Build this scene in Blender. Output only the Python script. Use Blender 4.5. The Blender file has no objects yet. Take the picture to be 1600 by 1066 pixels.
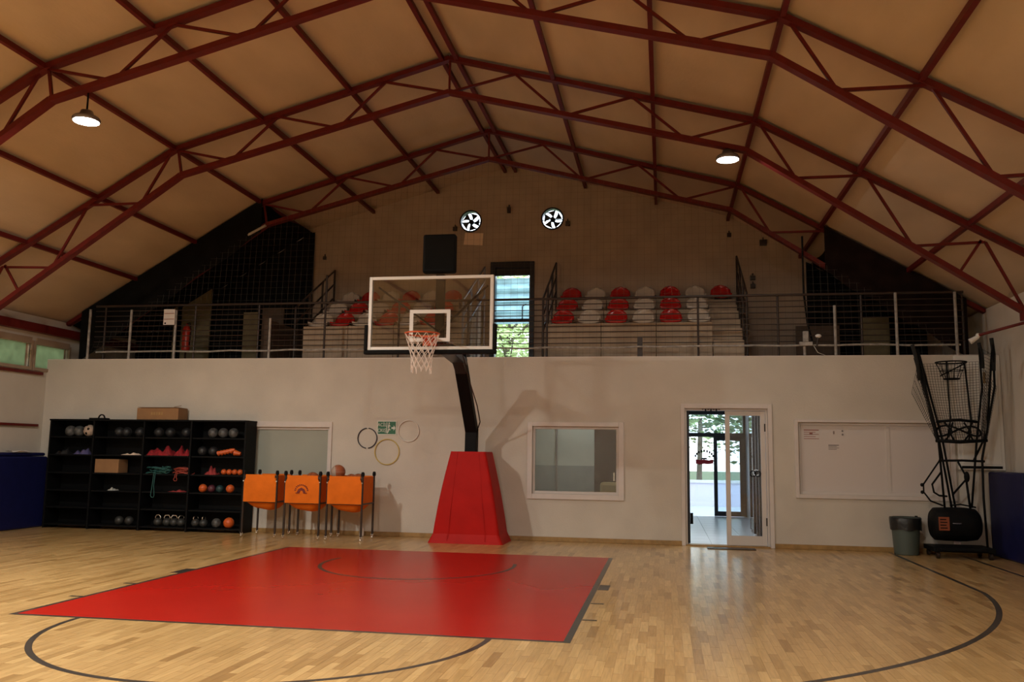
import bpy, bmesh, math, random
from mathutils import Vector, Matrix
random.seed(7)
S = bpy.context.scene
COL = S.collection
PI = math.pi

# ------------------------------------------------------------------ camera
cd = bpy.data.cameras.new('camera'); cam = bpy.data.objects.new('camera', cd); COL.objects.link(cam)
yaw, pitch, roll = -0.1735, 0.1282, 0.0143
fw = Vector((math.sin(yaw)*math.cos(pitch), math.cos(yaw)*math.cos(pitch), math.sin(pitch)))
rt = Vector((math.cos(yaw), -math.sin(yaw), 0)); up = rt.cross(fw)
r2 = rt*math.cos(roll) + up*math.sin(roll); u2 = r2.cross(fw)
M = Matrix((r2, u2, -fw)).transposed().to_4x4(); M.translation = Vector((3.2302, -12.9582, 1.4798))
cam.matrix_world = M
cd.sensor_width = 36; cd.lens = 36*1362.6/1600; cd.clip_start = 0.05; cd.clip_end = 300
S.camera = cam

# ------------------------------------------------------------------ world, exposure, lights
W = bpy.data.worlds.new('overcast_sky'); S.world = W; W.use_nodes = True
wn = W.node_tree.nodes; wl = W.node_tree.links
bgn = wn['Background']; tc = wn.new('ShaderNodeTexCoord'); sp = wn.new('ShaderNodeSeparateXYZ'); cr = wn.new('ShaderNodeValToRGB')
wl.new(tc.outputs['Generated'], sp.inputs[0]); wl.new(sp.outputs['Z'], cr.inputs[0]); wl.new(cr.outputs[0], bgn.inputs[0])
cr.color_ramp.elements[0].position = 0.0; cr.color_ramp.elements[0].color = (.86, .93, 1, 1)
cr.color_ramp.elements[1].position = .8; cr.color_ramp.elements[1].color = (.62, .80, 1, 1)
bgn.inputs[1].default_value = 3.6
S.view_settings.view_transform = 'Standard'; S.view_settings.look = 'None'
S.view_settings.exposure = 0.06; S.view_settings.gamma = 1; S.view_settings.use_curve_mapping = False
S.cycles.use_denoising = True
S.cycles.max_bounces = 8; S.cycles.diffuse_bounces = 4; S.cycles.glossy_bounces = 4
S.cycles.transparent_max_bounces = 24; S.cycles.transmission_bounces = 6
S.cycles.sample_clamp_indirect = 4.0; S.cycles.caustics_reflective = False; S.cycles.caustics_refractive = False

def lamp(loc, power, size=.3, color=(1, .965, .86), rot=(0, 0, 0), sy=None, spread=PI, portal=False):
    l = bpy.data.lights.new('lamp_or_fill_light', 'AREA'); l.energy = power; l.color = color
    l.shape = 'DISK' if sy is None else 'RECTANGLE'; l.size = size
    if sy: l.size_y = sy
    l.spread = spread
    if portal: l.cycles.is_portal = True
    o = bpy.data.objects.new('light_source', l); o.location = loc; o.rotation_euler = rot; COL.objects.link(o)
    return o
LAMP_A = (-3.95, -3.45, 5.57)      # high bay left of the picture
LAMP_B = (4.165, -.45, 5.73)       # high bay right of the picture
lamp((LAMP_A[0], LAMP_A[1], LAMP_A[2]-.03), 55)
lamp((LAMP_B[0], LAMP_B[1], LAMP_B[2]-.03), 32)
for xx, yy, pw in ((-4.4, -6.5, 440), (2.2, -10.4, 310), (-.3, -13.2, 470), (4.0, -15.8, 60)):
    lamp((xx, yy, 5.35), pw)        # the hall's other high bays, unseen; rear-centre one added to brighten wall and floor
lamp((4.25, -1.0+10.66, 1.3), 1, 1.9, rot=(-PI/2, 0, 0), sy=2.6, portal=True)
lamp((.03, 5.16, 4.3), 1, .8, rot=(-PI/2, 0, 0), sy=2.2, portal=True)
lamp((1.7, 3.3, 2.72), 9, .5, color=(.95, 1, .93))       # unseen lamp added to light the office
lamp((4.3, 3.25, 2.72), 30, .5, color=(.93, .97, 1))       # unseen lamp added to whiten the corridor floor

# ------------------------------------------------------------------ materials
def mat(name, col, rough=.6, metal=0, var=0, vscale=6, bump=0, bscale=40, spec=.5, coat=0, emit=None, estr=0, stretch=None, col2=None):
    m = bpy.data.materials.new(name); m.use_nodes = True
    nt = m.node_tree; b = nt.nodes['Principled BSDF']
    b.inputs['Base Color'].default_value = (*col, 1); b.inputs['Roughness'].default_value = rough
    b.inputs['Metallic'].default_value = metal; b.inputs['Specular IOR Level'].default_value = spec
    b.inputs['Coat Weight'].default_value = coat
    if emit:
        b.inputs['Emission Color'].default_value = (*emit, 1); b.inputs['Emission Strength'].default_value = estr
    if var or bump:
        tc = nt.nodes.new('ShaderNodeTexCoord'); mp = nt.nodes.new('ShaderNodeMapping')
        nt.links.new(tc.outputs['Object'], mp.inputs[0])
        if stretch: mp.inputs['Scale'].default_value = stretch
        if var:
            n = nt.nodes.new('ShaderNodeTexNoise'); n.inputs['Scale'].default_value = vscale; n.inputs['Detail'].default_value = 5
            r = nt.nodes.new('ShaderNodeValToRGB'); e = r.color_ramp.elements
            c2 = col2 or tuple(c*(1-var) for c in col)
            e[0].position = .3; e[0].color = (*c2, 1); e[1].position = .7; e[1].color = (*tuple(min(1, c*(1+(.0 if col2 else var*.5))) for c in col), 1)
            nt.links.new(mp.outputs[0], n.inputs['Vector']); nt.links.new(n.outputs['Fac'], r.inputs[0]); nt.links.new(r.outputs[0], b.inputs['Base Color'])
        if bump:
            n = nt.nodes.new('ShaderNodeTexNoise'); n.inputs['Scale'].default_value = bscale; n.inputs['Detail'].default_value = 3
            bp = nt.nodes.new('ShaderNodeBump'); bp.inputs['Strength'].default_value = bump; bp.inputs['Distance'].default_value = .01
            nt.links.new(mp.outputs[0], n.inputs['Vector']); nt.links.new(n.outputs['Fac'], bp.inputs['Height']); nt.links.new(bp.outputs[0], b.inputs['Normal'])
    return m

def glass(name, tint=(.95, .97, .97), refl=.12, rough=.02):
    m = bpy.data.materials.new(name); m.use_nodes = True; nt = m.node_tree; nt.nodes.clear()
    o = nt.nodes.new('ShaderNodeOutputMaterial'); mx = nt.nodes.new('ShaderNodeMixShader')
    t = nt.nodes.new('ShaderNodeBsdfTransparent'); g = nt.nodes.new('ShaderNodeBsdfGlossy'); fr = nt.nodes.new('ShaderNodeFresnel')
    ad = nt.nodes.new('ShaderNodeMath'); ad.operation = 'MULTIPLY_ADD'; ad.inputs[1].default_value = 1.0; ad.inputs[2].default_value = refl*.3
    fr.inputs[0].default_value = 1.5
    t.inputs[0].default_value = (*tint, 1); g.inputs['Roughness'].default_value = rough
    nt.links.new(fr.outputs[0], ad.inputs[0]); nt.links.new(ad.outputs[0], mx.inputs[0])
    nt.links.new(t.outputs[0], mx.inputs[1]); nt.links.new(g.outputs[0], mx.inputs[2]); nt.links.new(mx.outputs[0], o.inputs[0])
    return m

def frosted(name, tint, thru=.5):
    m = bpy.data.materials.new(name); m.use_nodes = True; nt = m.node_tree; nt.nodes.clear()
    o = nt.nodes.new('ShaderNodeOutputMaterial'); mx = nt.nodes.new('ShaderNodeMixShader')
    t = nt.nodes.new('ShaderNodeBsdfTranslucent'); d = nt.nodes.new('ShaderNodeBsdfPrincipled')
    tcn = nt.nodes.new('ShaderNodeTexCoord'); n = nt.nodes.new('ShaderNodeTexNoise'); n.inputs['Scale'].default_value = 5
    r = nt.nodes.new('ShaderNodeValToRGB'); r.color_ramp.elements[0].color = (*[c*.55 for c in tint], 1); r.color_ramp.elements[1].color = (*tint, 1)
    nt.links.new(tcn.outputs['Object'], n.inputs['Vector']); nt.links.new(n.outputs['Fac'], r.inputs[0]); nt.links.new(r.outputs[0], t.inputs[0])
    d.inputs['Base Color'].default_value = (*tint, 1); d.inputs['Roughness'].default_value = .4; mx.inputs[0].default_value = 1-thru
    nt.links.new(t.outputs[0], mx.inputs[1]); nt.links.new(d.outputs[0], mx.inputs[2]); nt.links.new(mx.outputs[0], o.inputs[0])
    return m

PW, PL = .07, .46     # parquet strip width and length
def parquet():
    m = bpy.data.materials.new('parquet_oak'); m.use_nodes = True; nt = m.node_tree; N = nt.nodes.new; L = nt.links.new
    b = nt.nodes['Principled BSDF']
    geo = N('ShaderNodeNewGeometry'); s = N('ShaderNodeSeparateXYZ'); L(geo.outputs['Position'], s.inputs[0])
    def mth(op, a, bb=None, c=None):
        n = N('ShaderNodeMath'); n.operation = op
        for i, v in enumerate((a, bb, c)):
            if v is None: continue
            if isinstance(v, (int, float)): n.inputs[i].default_value = v
            else: L(v, n.inputs[i])
        return n.outputs[0]
    u = mth('DIVIDE', s.outputs[0], PW); row = mth('FLOOR', u)
    off = mth('MULTIPLY', mth('FRACT', mth('MULTIPLY', row, .3819)), PL)
    v = mth('DIVIDE', mth('ADD', s.outputs[1], off), PL); colm = mth('FLOOR', v)
    cv = N('ShaderNodeCombineXYZ'); L(row, cv.inputs[0]); L(colm, cv.inputs[1])
    wnz = N('ShaderNodeTexWhiteNoise'); wnz.noise_dimensions = '2D'; L(cv.outputs[0], wnz.inputs['Vector'])
    rp = N('ShaderNodeValToRGB'); L(wnz.outputs['Value'], rp.inputs[0])
    els = rp.color_ramp.elements
    els[0].position = 0; els[0].color = (.34, .19, .065, 1)
    els[1].position = 1; els[1].color = (.68, .455, .20, 1)
    for p, c in ((.06, (.42, .25, .09)), (.30, (.52, .325, .13)), (.75, (.575, .365, .15)), (.94, (.62, .405, .17))):
        e = els.new(p); e.color = (*c, 1)
    # grain along Y, shifted per strip
    mp = N('ShaderNodeCombineXYZ'); L(mth('MULTIPLY', s.outputs[0], 60), mp.inputs[0]); L(mth('MULTIPLY', s.outputs[1], 4), mp.inputs[1]); L(mth('MULTIPLY', wnz.outputs['Value'], 50), mp.inputs[2])
    g = N('ShaderNodeTexNoise'); g.inputs['Scale'].default_value = 1; g.inputs['Detail'].default_value = 4; L(mp.outputs[0], g.inputs['Vector'])
    mx = N('ShaderNodeMix'); mx.data_type = 'RGBA'; mx.blend_type = 'MULTIPLY'
    gr = N('ShaderNodeValToRGB'); gr.color_ramp.elements[0].color = (.80, .76, .70, 1); gr.color_ramp.elements[1].color = (1.08, 1.06, 1.04, 1)
    gr.color_ramp.elements[0].position = .3; gr.color_ramp.elements[1].position = .7
    L(g.outputs['Fac'], gr.inputs[0]); mx.inputs[0].default_value = 1; L(rp.outputs[0], mx.inputs[6]); L(gr.outputs[0], mx.inputs[7])
    # thin joint lines
    fu = mth('FRACT', u); fv = mth('FRACT', v)
    ju = mth('LESS_THAN', fu, .03); jv = mth('LESS_THAN', fv, .006); j = mth('MAXIMUM', ju, jv)
    mj = N('ShaderNodeMix'); mj.data_type = 'RGBA'; mj.blend_type = 'MULTIPLY'; L(mth('MULTIPLY', j, .45), mj.inputs[0]); L(mx.outputs[2], mj.inputs[6]); mj.inputs[7].default_value = (.35, .25, .18, 1)
    L(mj.outputs[2], b.inputs['Base Color'])
    b.inputs['Roughness'].default_value = .30; b.inputs['Specular IOR Level'].default_value = .5
    b.inputs['Coat Weight'].default_value = .35; b.inputs['Coat Roughness'].default_value = .12
    wv = N('ShaderNodeTexNoise'); wv.inputs['Scale'].default_value = 2.2; wv.inputs['Detail'].default_value = 2; L(geo.outputs['Position'], wv.inputs['Vector'])
    hgt = mth('ADD', mth('MULTIPLY', wv.outputs['Fac'], 1.0), mth('MULTIPLY', wnz.outputs['Value'], .06))
    bp = N('ShaderNodeBump'); bp.inputs['Strength'].default_value = .25; bp.inputs['Distance'].default_value = .006; L(hgt, bp.inputs['Height']); L(bp.outputs[0], b.inputs['Normal'])
    L(bp.outputs[0], b.inputs['Coat Normal'])
    return m

M_ = {}
M_['parquet'] = parquet()
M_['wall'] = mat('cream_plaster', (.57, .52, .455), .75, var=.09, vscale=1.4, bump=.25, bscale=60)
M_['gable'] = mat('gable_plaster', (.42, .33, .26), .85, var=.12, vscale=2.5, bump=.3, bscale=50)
M_['ceil'] = mat('ceiling_board', (.57, .455, .335), .85, var=.14, vscale=1.6, bump=.3, bscale=25, stretch=(1, .4, 1))
M_['steel'] = mat('dark_red_steel', (.12, .010, .008), .5, spec=.3, var=.2, vscale=8)
M_['trimwhite'] = mat('white_trim', (.62, .56, .53), .4, var=.05)
M_['doorwhite'] = mat('white_plastic_frame', (.60, .55, .52), .35)
M_['base'] = mat('oak_baseboard', (.34, .20, .07), .4, var=.25, vscale=9)
M_['redpad'] = mat('red_vinyl', (.44, .007, .005), .55, spec=.15, var=.12, vscale=3, bump=.25, bscale=12)
M_['redpaint'] = mat('red_court_paint', (.40, .009, .004), .26, var=.08, vscale=1.2, spec=.2)
M_['line'] = mat('dark_line_paint', (.035, .028, .024), .3, coat=.2)
M_['black'] = mat('black_metal', (.005, .005, .0055), .6, spec=.12)
M_['blackpad'] = mat('black_rubber', (.006, .006, .006), .8, bump=.2, spec=.12)
M_['shelf'] = mat('black_laminate', (.003, .003, .0035), .6, spec=.15)
M_['alu'] = mat('dark_aluminium', (.012, .015, .024), .35, metal=.3)
M_['white'] = mat('white_paint', (.72, .70, .67), .4)
M_['netwhite'] = mat('white_cord', (.78, .70, .64), .8)
M_['netgrey'] = mat('grey_net_cord', (.12, .11, .10), .9)
M_['netblack'] = mat('black_net_cord', (.010, .010, .010), .9)
M_['rim'] = mat('orange_rim_paint', (.62, .10, .025), .4)
M_['orange'] = mat('orange_canvas', (.74, .16, .010), .8, spec=.2, var=.12, vscale=5, bump=.3, bscale=25)
M_['logo'] = mat('dark_red_print', (.16, .02, .012), .7)
M_['brownmetal'] = mat('dark_brown_metal', (.03, .018, .013), .4, metal=.2)
M_['chrome'] = mat('chrome', (.75, .75, .75), .15, metal=1)
M_['board'] = mat('whiteboard', (.60, .545, .525), .28)
M_['bluepad'] = mat('navy_vinyl', (.006, .008, .060), .5, spec=.25, var=.15, bump=.2, bscale=8)
M_['cardboard'] = mat('cardboard', (.27, .14, .06), .8, var=.1)
M_['basket'] = mat('basketball_leather', (.34, .09, .03), .6, bump=.4, bscale=150)
M_['cream'] = mat('cream_ball_panel', (.42, .31, .24), .6)
M_['ballorange'] = mat('orange_rubber', (.60, .10, .015), .5)
M_['balldark'] = mat('dark_grey_ball', (.013, .013, .015), .5, var=.4, vscale=9)  # shelf goods darkened in colour for the shade inside the unit
M_['ballgrey'] = mat('grey_mottled_ball', (.09, .088, .085), .5, var=.85, vscale=12)
M_['ballteal'] = mat('dark_teal_ball', (.012, .04, .045), .5)
M_['ballpurple'] = mat('plum_ball', (.09, .018, .03), .5)
M_['kettle'] = mat('grey_iron', (.028, .027, .025), .5)
M_['redcloth'] = mat('red_mesh_cloth', (.28, .006, .012), .8, var=.5, vscale=20, bump=.5)
M_['tealband'] = mat('teal_rubber_band', (.02, .10, .09), .6)
M_['coralband'] = mat('coral_rubber_band', (.34, .05, .03), .6)
M_['lilac'] = mat('lilac_cloth', (.07, .06, .16), .8, var=.3)
M_['paper'] = mat('white_paper', (.66, .61, .58), .7)
M_['paperbeige'] = mat('beige_paper', (.85, .66, .52), .8)
M_['redprint'] = mat('red_print', (.30, .10, .08), .7)
M_['greyprint'] = mat('grey_print', (.22, .19, .19), .7)
M_['exitgreen'] = mat('exit_sign_green', (.008, .115, .055), .4)
M_['exitwhite'] = mat('exit_sign_white', (.62, .62, .56), .4)
M_['hoopblack'] = mat('black_hoop', (.02, .018, .03), .4)
M_['hoopyellow'] = mat('yellow_hoop', (.55, .40, .10), .4)
M_['hoopwhite'] = mat('white_hoop', (.66, .61, .57), .4)
M_['can'] = mat('grey_green_plastic', (.075, .10, .09), .5)
M_['bag'] = mat('black_bin_bag', (.012, .013, .014), .35, bump=.6, bscale=18)
M_['tier'] = mat('beige_concrete_tier', (.44, .34, .25), .85, var=.22, vscale=3, bump=.3)
M_['seatred'] = mat('red_plastic_seat', (.50, .010, .010), .22, coat=.3)
M_['seatwhite'] = mat('white_plastic_seat', (.60, .52, .44), .22, coat=.3)
M_['railpost'] = mat('pale_rope_wrapped_post', (.34, .32, .30), .6, var=.4, vscale=14)
M_['rail'] = mat('dark_rail_metal', (.030, .018, .014), .5)
M_['galv'] = mat('galvanised_rail', (.28, .28, .31), .35, metal=.7)
M_['tarp'] = mat('black_tarpaulin_cloth', (.007, .007, .007), .9, spec=.1, var=.5, vscale=3, bump=.8, bscale=5)
M_['tarpred'] = mat('dark_maroon_cloth', (.013, .007, .006), .9, spec=.1, var=.5, vscale=4, bump=.7, bscale=6)
M_['plywood'] = mat('pale_plywood', (.20, .16, .085), .8, var=.2)
M_['plywood2'] = mat('brown_chipboard', (.10, .065, .045), .8, var=.2)
M_['extred'] = mat('extinguisher_red', (.35, .02, .01), .35)
M_['tile'] = mat('pale_floor_tile', (.74, .78, .84), .3)
M_['officewall'] = mat('pale_green_office_wall', (.48, .50, .45), .7, var=.05)
M_['officelow'] = mat('grey_office_dado', (.27, .29, .285), .7, var=.08)
M_['corrwall'] = mat('white_corridor_wall', (.72, .72, .74), .6)
M_['wood'] = mat('dark_reddish_wood', (.030, .010, .008), .85, spec=.15, var=.3, stretch=(6, 6, 1))
M_['tan'] = mat('tan_cloth', (.35, .25, .12), .8)
M_['parapet'] = mat('lavender_lit_white_render', (.68, .66, .78), .8)  # white render, the lavender light is put into its colour
M_['ground'] = mat('grass_ground', (.10, .14, .05), .9, var=.4)
M_['terrace'] = mat('terrace_concrete', (.55, .55, .56), .8, var=.1)
M_['bark'] = mat('tree_bark', (.16, .13, .10), .9, var=.4, bump=.6)
M_['leaf'] = mat('tree_leaf', (.14, .22, .09), .7, var=.5, vscale=1.5)
M_['leaf2'] = mat('light_tree_leaf', (.62, .74, .34), .7, var=.5, vscale=1.5)
M_['awning'] = frosted('turquoise_awning_fabric', (.80, .97, .99), .9)
M_['frost'] = frosted('frosted_green_glass', (.34, .38, .25), .8)
M_['blind'] = mat('grey_green_blind', (.33, .345, .30), .22, var=.06, vscale=1.5)
M_['clear'] = glass('clear_glass')
M_['acrylic'] = glass('backboard_acrylic', (.90, .90, .89), .25)
M_['bluish'] = glass('bluish_door_glass', (.80, .88, .92), .2)
M_['lens'] = mat('glowing_lamp_lens', (.9, .9, .9), .4, emit=(1, .96, .88), estr=40)
M_['lens2'] = mat('glowing_lamp_lens_dimmer', (.9, .9, .9), .4, emit=(1, .96, .88), estr=14)
M_['beige'] = mat('beige_window_frame', (.34, .25, .18), .6)
M_['tube'] = mat('unlit_tube_light', (.45, .45, .42), .4)
M_['dustyred'] = mat('dusty_red_cloth', (.30, .03, .03), .8, var=.4)

# ------------------------------------------------------------------ mesh helpers
ORG = {}
class MB:
    def __init__(s): s.v = []; s.f = []; s.mi = []; s.cur = 0
    def add(s, vs, fs):
        o = len(s.v); s.v += [tuple(v) for v in vs]; s.f += [tuple(i+o for i in f) for f in fs]; s.mi += [s.cur]*len(fs); return s
    def box(s, x0, x1, y0, y1, z0, z1):
        return s.add([(x0,y0,z0),(x1,y0,z0),(x1,y1,z0),(x0,y1,z0),(x0,y0,z1),(x1,y0,z1),(x1,y1,z1),(x0,y1,z1)],
                     [(0,3,2,1),(4,5,6,7),(0,1,5,4),(1,2,6,5),(2,3,7,6),(3,0,4,7)])
    def frustum(s, b, t, z0, z1):   # b,t = (x0,x1,y0,y1)
        return s.add([(b[0],b[2],z0),(b[1],b[2],z0),(b[1],b[3],z0),(b[0],b[3],z0),(t[0],t[2],z1),(t[1],t[2],z1),(t[1],t[3],z1),(t[0],t[3],z1)],
                     [(0,3,2,1),(4,5,6,7),(0,1,5,4),(1,2,6,5),(2,3,7,6),(3,0,4,7)])
    def beam(s, p, q, w, h, upv=(0, 0, 1)):
        p, q = Vector(p), Vector(q); d = (q-p).normalized(); u = Vector(upv)
        if abs(d.dot(u)) > .98: u = Vector((0, 1, 0))
        r = d.cross(u).normalized()*w/2; u = r.cross(d).normalized()*h/2
        vs = [p-r-u, p+r-u, p+r+u, p-r+u, q-r-u, q+r-u, q+r+u, q-r+u]
        return s.add(vs, [(0,1,2,3),(7,6,5,4),(0,4,5,1),(1,5,6,2),(2,6,7,3),(3,7,4,0)])
    def tube(s, p, q, r, n=10, r1=None):
        p, q = Vector(p), Vector(q); d = (q-p).normalized(); u = Vector((0, 0, 1)) if abs(d.z) < .95 else Vector((1, 0, 0))
        a = d.cross(u).normalized(); b = a.cross(d); r1 = r if r1 is None else r1
        vs = [p+(a*math.cos(t)+b*math.sin(t))*r for t in [2*PI*i/n for i in range(n)]] + [q+(a*math.cos(t)+b*math.sin(t))*r1 for t in [2*PI*i/n for i in range(n)]]
        return s.add(vs, [(i, (i+1) % n, n+(i+1) % n, n+i) for i in range(n)] + [tuple(range(n))[::-1], tuple(range(n, 2*n))])
    def path(s, pts, r, n=8, closed=False):
        pts = [Vector(p) for p in pts]; k = len(pts); vs = []; fs = []; a = None
        for i, p in enumerate(pts):
            q0 = pts[(i-1) % k] if (closed or i > 0) else p; q1 = pts[(i+1) % k] if (closed or i < k-1) else p
            d = (q1-q0).normalized()
            if a is None:
                u = Vector((0, 0, 1)) if abs(d.z) < .9 else Vector((1, 0, 0)); a = d.cross(u).normalized()
            else: a = (a-d*a.dot(d)).normalized()
            b = d.cross(a); vs += [p+(a*math.cos(2*PI*j/n)+b*math.sin(2*PI*j/n))*r for j in range(n)]
        for i in range(k if closed else k-1):
            o0, o1 = i*n, ((i+1) % k)*n
            fs += [(o0+j, o0+(j+1) % n, o1+(j+1) % n, o1+j) for j in range(n)]
        if not closed: fs += [tuple(range(n))[::-1], tuple(range((k-1)*n, k*n))]
        return s.add(vs, fs)
    def sphere(s, c, r, nu=16, nv=10, sc=(1, 1, 1)):
        vs = [(c[0], c[1], c[2]+r*sc[2])]; fs = []
        for i in range(1, nv):
            t = PI*i/nv
            vs += [(c[0]+r*sc[0]*math.sin(t)*math.cos(2*PI*j/nu), c[1]+r*sc[1]*math.sin(t)*math.sin(2*PI*j/nu), c[2]+r*sc[2]*math.cos(t)) for j in range(nu)]
        vs.append((c[0], c[1], c[2]-r*sc[2])); L = len(vs)-1
        fs += [(0, 1+j, 1+(j+1) % nu) for j in range(nu)]
        for i in range(nv-2):
            a = 1+i*nu; b = a+nu; fs += [(a+j, b+j, b+(j+1) % nu, a+(j+1) % nu) for j in range(nu)]
        a = 1+(nv-2)*nu; fs += [(a+j, L, a+(j+1) % nu) for j in range(nu)]
        return s.add(vs, fs)
    def lathe(s, prof, c, n=24, axis='z'):   # prof [(r,h)]
        vs = []; fs = []; k = len(prof)
        for r, h in prof:
            for j in range(n):
                t = 2*PI*j/n; x, y = r*math.cos(t), r*math.sin(t)
                vs.append((c[0]+x, c[1]+y, c[2]+h) if axis == 'z' else ((c[0]+x, c[1]+h, c[2]+y) if axis == 'y' else (c[0]+h, c[1]+x, c[2]+y)))
        for i in range(k-1): fs += [(i*n+j, i*n+(j+1) % n, (i+1)*n+(j+1) % n, (i+1)*n+j) for j in range(n)]
        if prof[0][0] > 1e-5 and prof[0] != prof[-1]: fs.append(tuple(range(n))[::-1])
        if prof[-1][0] > 1e-5 and prof[0] != prof[-1]: fs.append(tuple(range((k-1)*n, k*n)))
        return s.add(vs, fs)
    def ring(s, c, R, r, n=40, m=8, axis='z', a0=0, a1=2*PI):
        full = abs(a1-a0-2*PI) < 1e-6; k = n if full else n+1; pts = []
        for i in range(k):
            t = a0+(a1-a0)*i/n; x, y = R*math.cos(t), R*math.sin(t)
            pts.append((c[0]+x, c[1]+y, c[2]) if axis == 'z' else ((c[0]+x, c[1], c[2]+y) if axis == 'y' else (c[0], c[1]+x, c[2]+y)))
        return s.path(pts, r, m, closed=full)
    def prism(s, poly, a0, a1, axis='y'):   # poly in the other two axes, extruded
        n = len(poly)
        f = (lambda p, a: (p[0], a, p[1])) if axis == 'y' else ((lambda p, a: (p[0], p[1], a)) if axis == 'z' else (lambda p, a: (a, p[0], p[1])))
        return s.add([f(p, a0) for p in poly]+[f(p, a1) for p in poly], [tuple(range(n)), tuple(range(2*n-1, n-1, -1))]+[(i, i+n, (i+1) % n+n, (i+1) % n) for i in range(n)])
    def build(s, name, m, parent=None, smooth=False, bevel=0, label=None):
        me = bpy.data.meshes.new(name); ms = m if isinstance(m, (list, tuple)) else [m]
        if parent is not None: off = ORG[parent]
        else:
            xs = [v[0] for v in s.v]; ys = [v[1] for v in s.v]; zs = [v[2] for v in s.v]
            off = Vector(((min(xs)+max(xs))/2, (min(ys)+max(ys))/2, min(zs)))
        me.from_pydata([(v[0]-off[0], v[1]-off[1], v[2]-off[2]) for v in s.v], [], s.f)
        for mm in ms: me.materials.append(mm)
        for p, i in zip(me.polygons, s.mi): p.material_index = i; p.use_smooth = smooth
        bm = bmesh.new(); bm.from_mesh(me); bmesh.ops.recalc_face_normals(bm, faces=bm.faces); bm.to_mesh(me); bm.free()
        o = bpy.data.objects.new(name, me); COL.objects.link(o)
        if parent is not None: o.parent = parent
        else: o.location = off
        ORG[o] = off if parent is not None else Vector(off)
        if bevel:
            b = o.modifiers.new('bevel', 'BEVEL'); b.width = bevel; b.segments = 2; b.limit_method = 'ANGLE'
        if label: o['label'] = label
        return o

def B(x0, x1, y0, y1, z0, z1): return MB().box(x0, x1, y0, y1, z0, z1)
def tag(o, label, cat, group=None):
    o['label'] = label; o['category'] = cat
    if group: o['group'] = group
    return o
def thing(name, label, cat, loc, group=None):
    o = bpy.data.objects.new(name, None); o.empty_display_size = .1; o.location = loc; COL.objects.link(o); ORG[o] = Vector(loc)
    return tag(o, label, cat, group)
def struct(o, label=None):
    o['kind'] = 'structure'
    if label: o['label'] = label
    return o
def dup(root, loc, label, group=None, rz=0):
    def cp(o, par):
        c = o.copy(); COL.objects.link(c); c.parent = par
        for ch in list(o.children): cp(ch, c)
        return c
    r = cp(root, None); r.location = loc; r.rotation_euler = (0, 0, rz); r['label'] = label
    if group: r['group'] = group
    return r
def text(s, size, loc, rot, m, parent, name='lettering', align='CENTER', depth=.001, sx=1):
    c = bpy.data.curves.new(name, 'FONT'); c.body = s; c.size = size; c.align_x = align; c.align_y = 'CENTER'; c.extrude = depth
    o = bpy.data.objects.new(name, c); COL.objects.link(o)
    bpy.context.view_layer.update()
    me = bpy.data.meshes.new_from_object(o.evaluated_get(bpy.context.evaluated_depsgraph_get()))
    bpy.data.objects.remove(o); me.materials.clear(); me.materials.append(m)
    o = bpy.data.objects.new(name, me); COL.objects.link(o); o.parent = parent; o.location = Vector(loc)-ORG[parent]; o.rotation_euler = rot; o.scale = (sx, 1, 1)
    ORG[o] = ORG[parent]
    return o

XL, XR, YW, HW, YG = -8.6, 8.55, 2.15, 3.16, 5.0
YBK = -19.0
def roofz(x):
    a = abs(x); return 7.64-.2747*a if a < 4.55 else 6.39-.586*(a-4.55)

# ------------------------------------------------------------------ floor with parquet strips
fl = struct(MB().box(XL, XR, YBK, YW, -.2, -.0008).build('floor', M_['parquet']))
def strip_cells(ymin, ymax, xmin, xmax):
    out = []
    for row in range(math.floor(xmin/PW), math.ceil(xmax/PW)):
        off = ((row*.3819) % 1)*PL
        for c in range(math.floor((ymin+off)/PL), math.ceil((ymax+off)/PL)):
            y0 = c*PL-off; y1 = y0+PL
            if y0 > ymax or y1 < ymin: continue
            out.append((row*PW, y0, y1))
    return out
def visible(x, y):
    d = Vector((x, y, 0))-M.translation; z = d.dot(fw)
    return z > .5 and abs(d.dot(r2)/z) < 820/1362.6 and abs(d.dot(u2)/z) < 560/1362.6
def in_key(x, y0, y1): return -2.5 < x and x+PW < 2.5 and y0 > -5.85 and y1 < 0
cells = [c for c in strip_cells(-9.2, -3.6, -6.5, 8.2) if visible(c[0], (c[1]+c[2])/2) and not in_key(*c)]
cells.sort(key=lambda c: (c[0]-M.translation.x)**2+((c[1]+c[2])/2-M.translation.y)**2)
g = .0009
strip_me = None
for x, y0, y1 in cells[:300]:
    if strip_me is None:
        o = MB().box(0, PW-2*g, 0, PL-2*g, -.0008, 0).build('plank', M_['parquet'], fl); strip_me = o.data
        for v in strip_me.vertices: v.co += ORG[fl]
    else:
        o = bpy.data.objects.new('plank', strip_me); COL.objects.link(o); o.parent = fl
    o.location = Vector((x+g, y0+g, 0))-ORG[fl]
mb = MB()
for x, y0, y1 in cells[300:]: mb.box(x+g, x+PW-g, y0+g, y1-g, -.0008, 0)
o = mb.build('planks', M_['parquet'], fl); o['kind'] = 'stuff'

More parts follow.
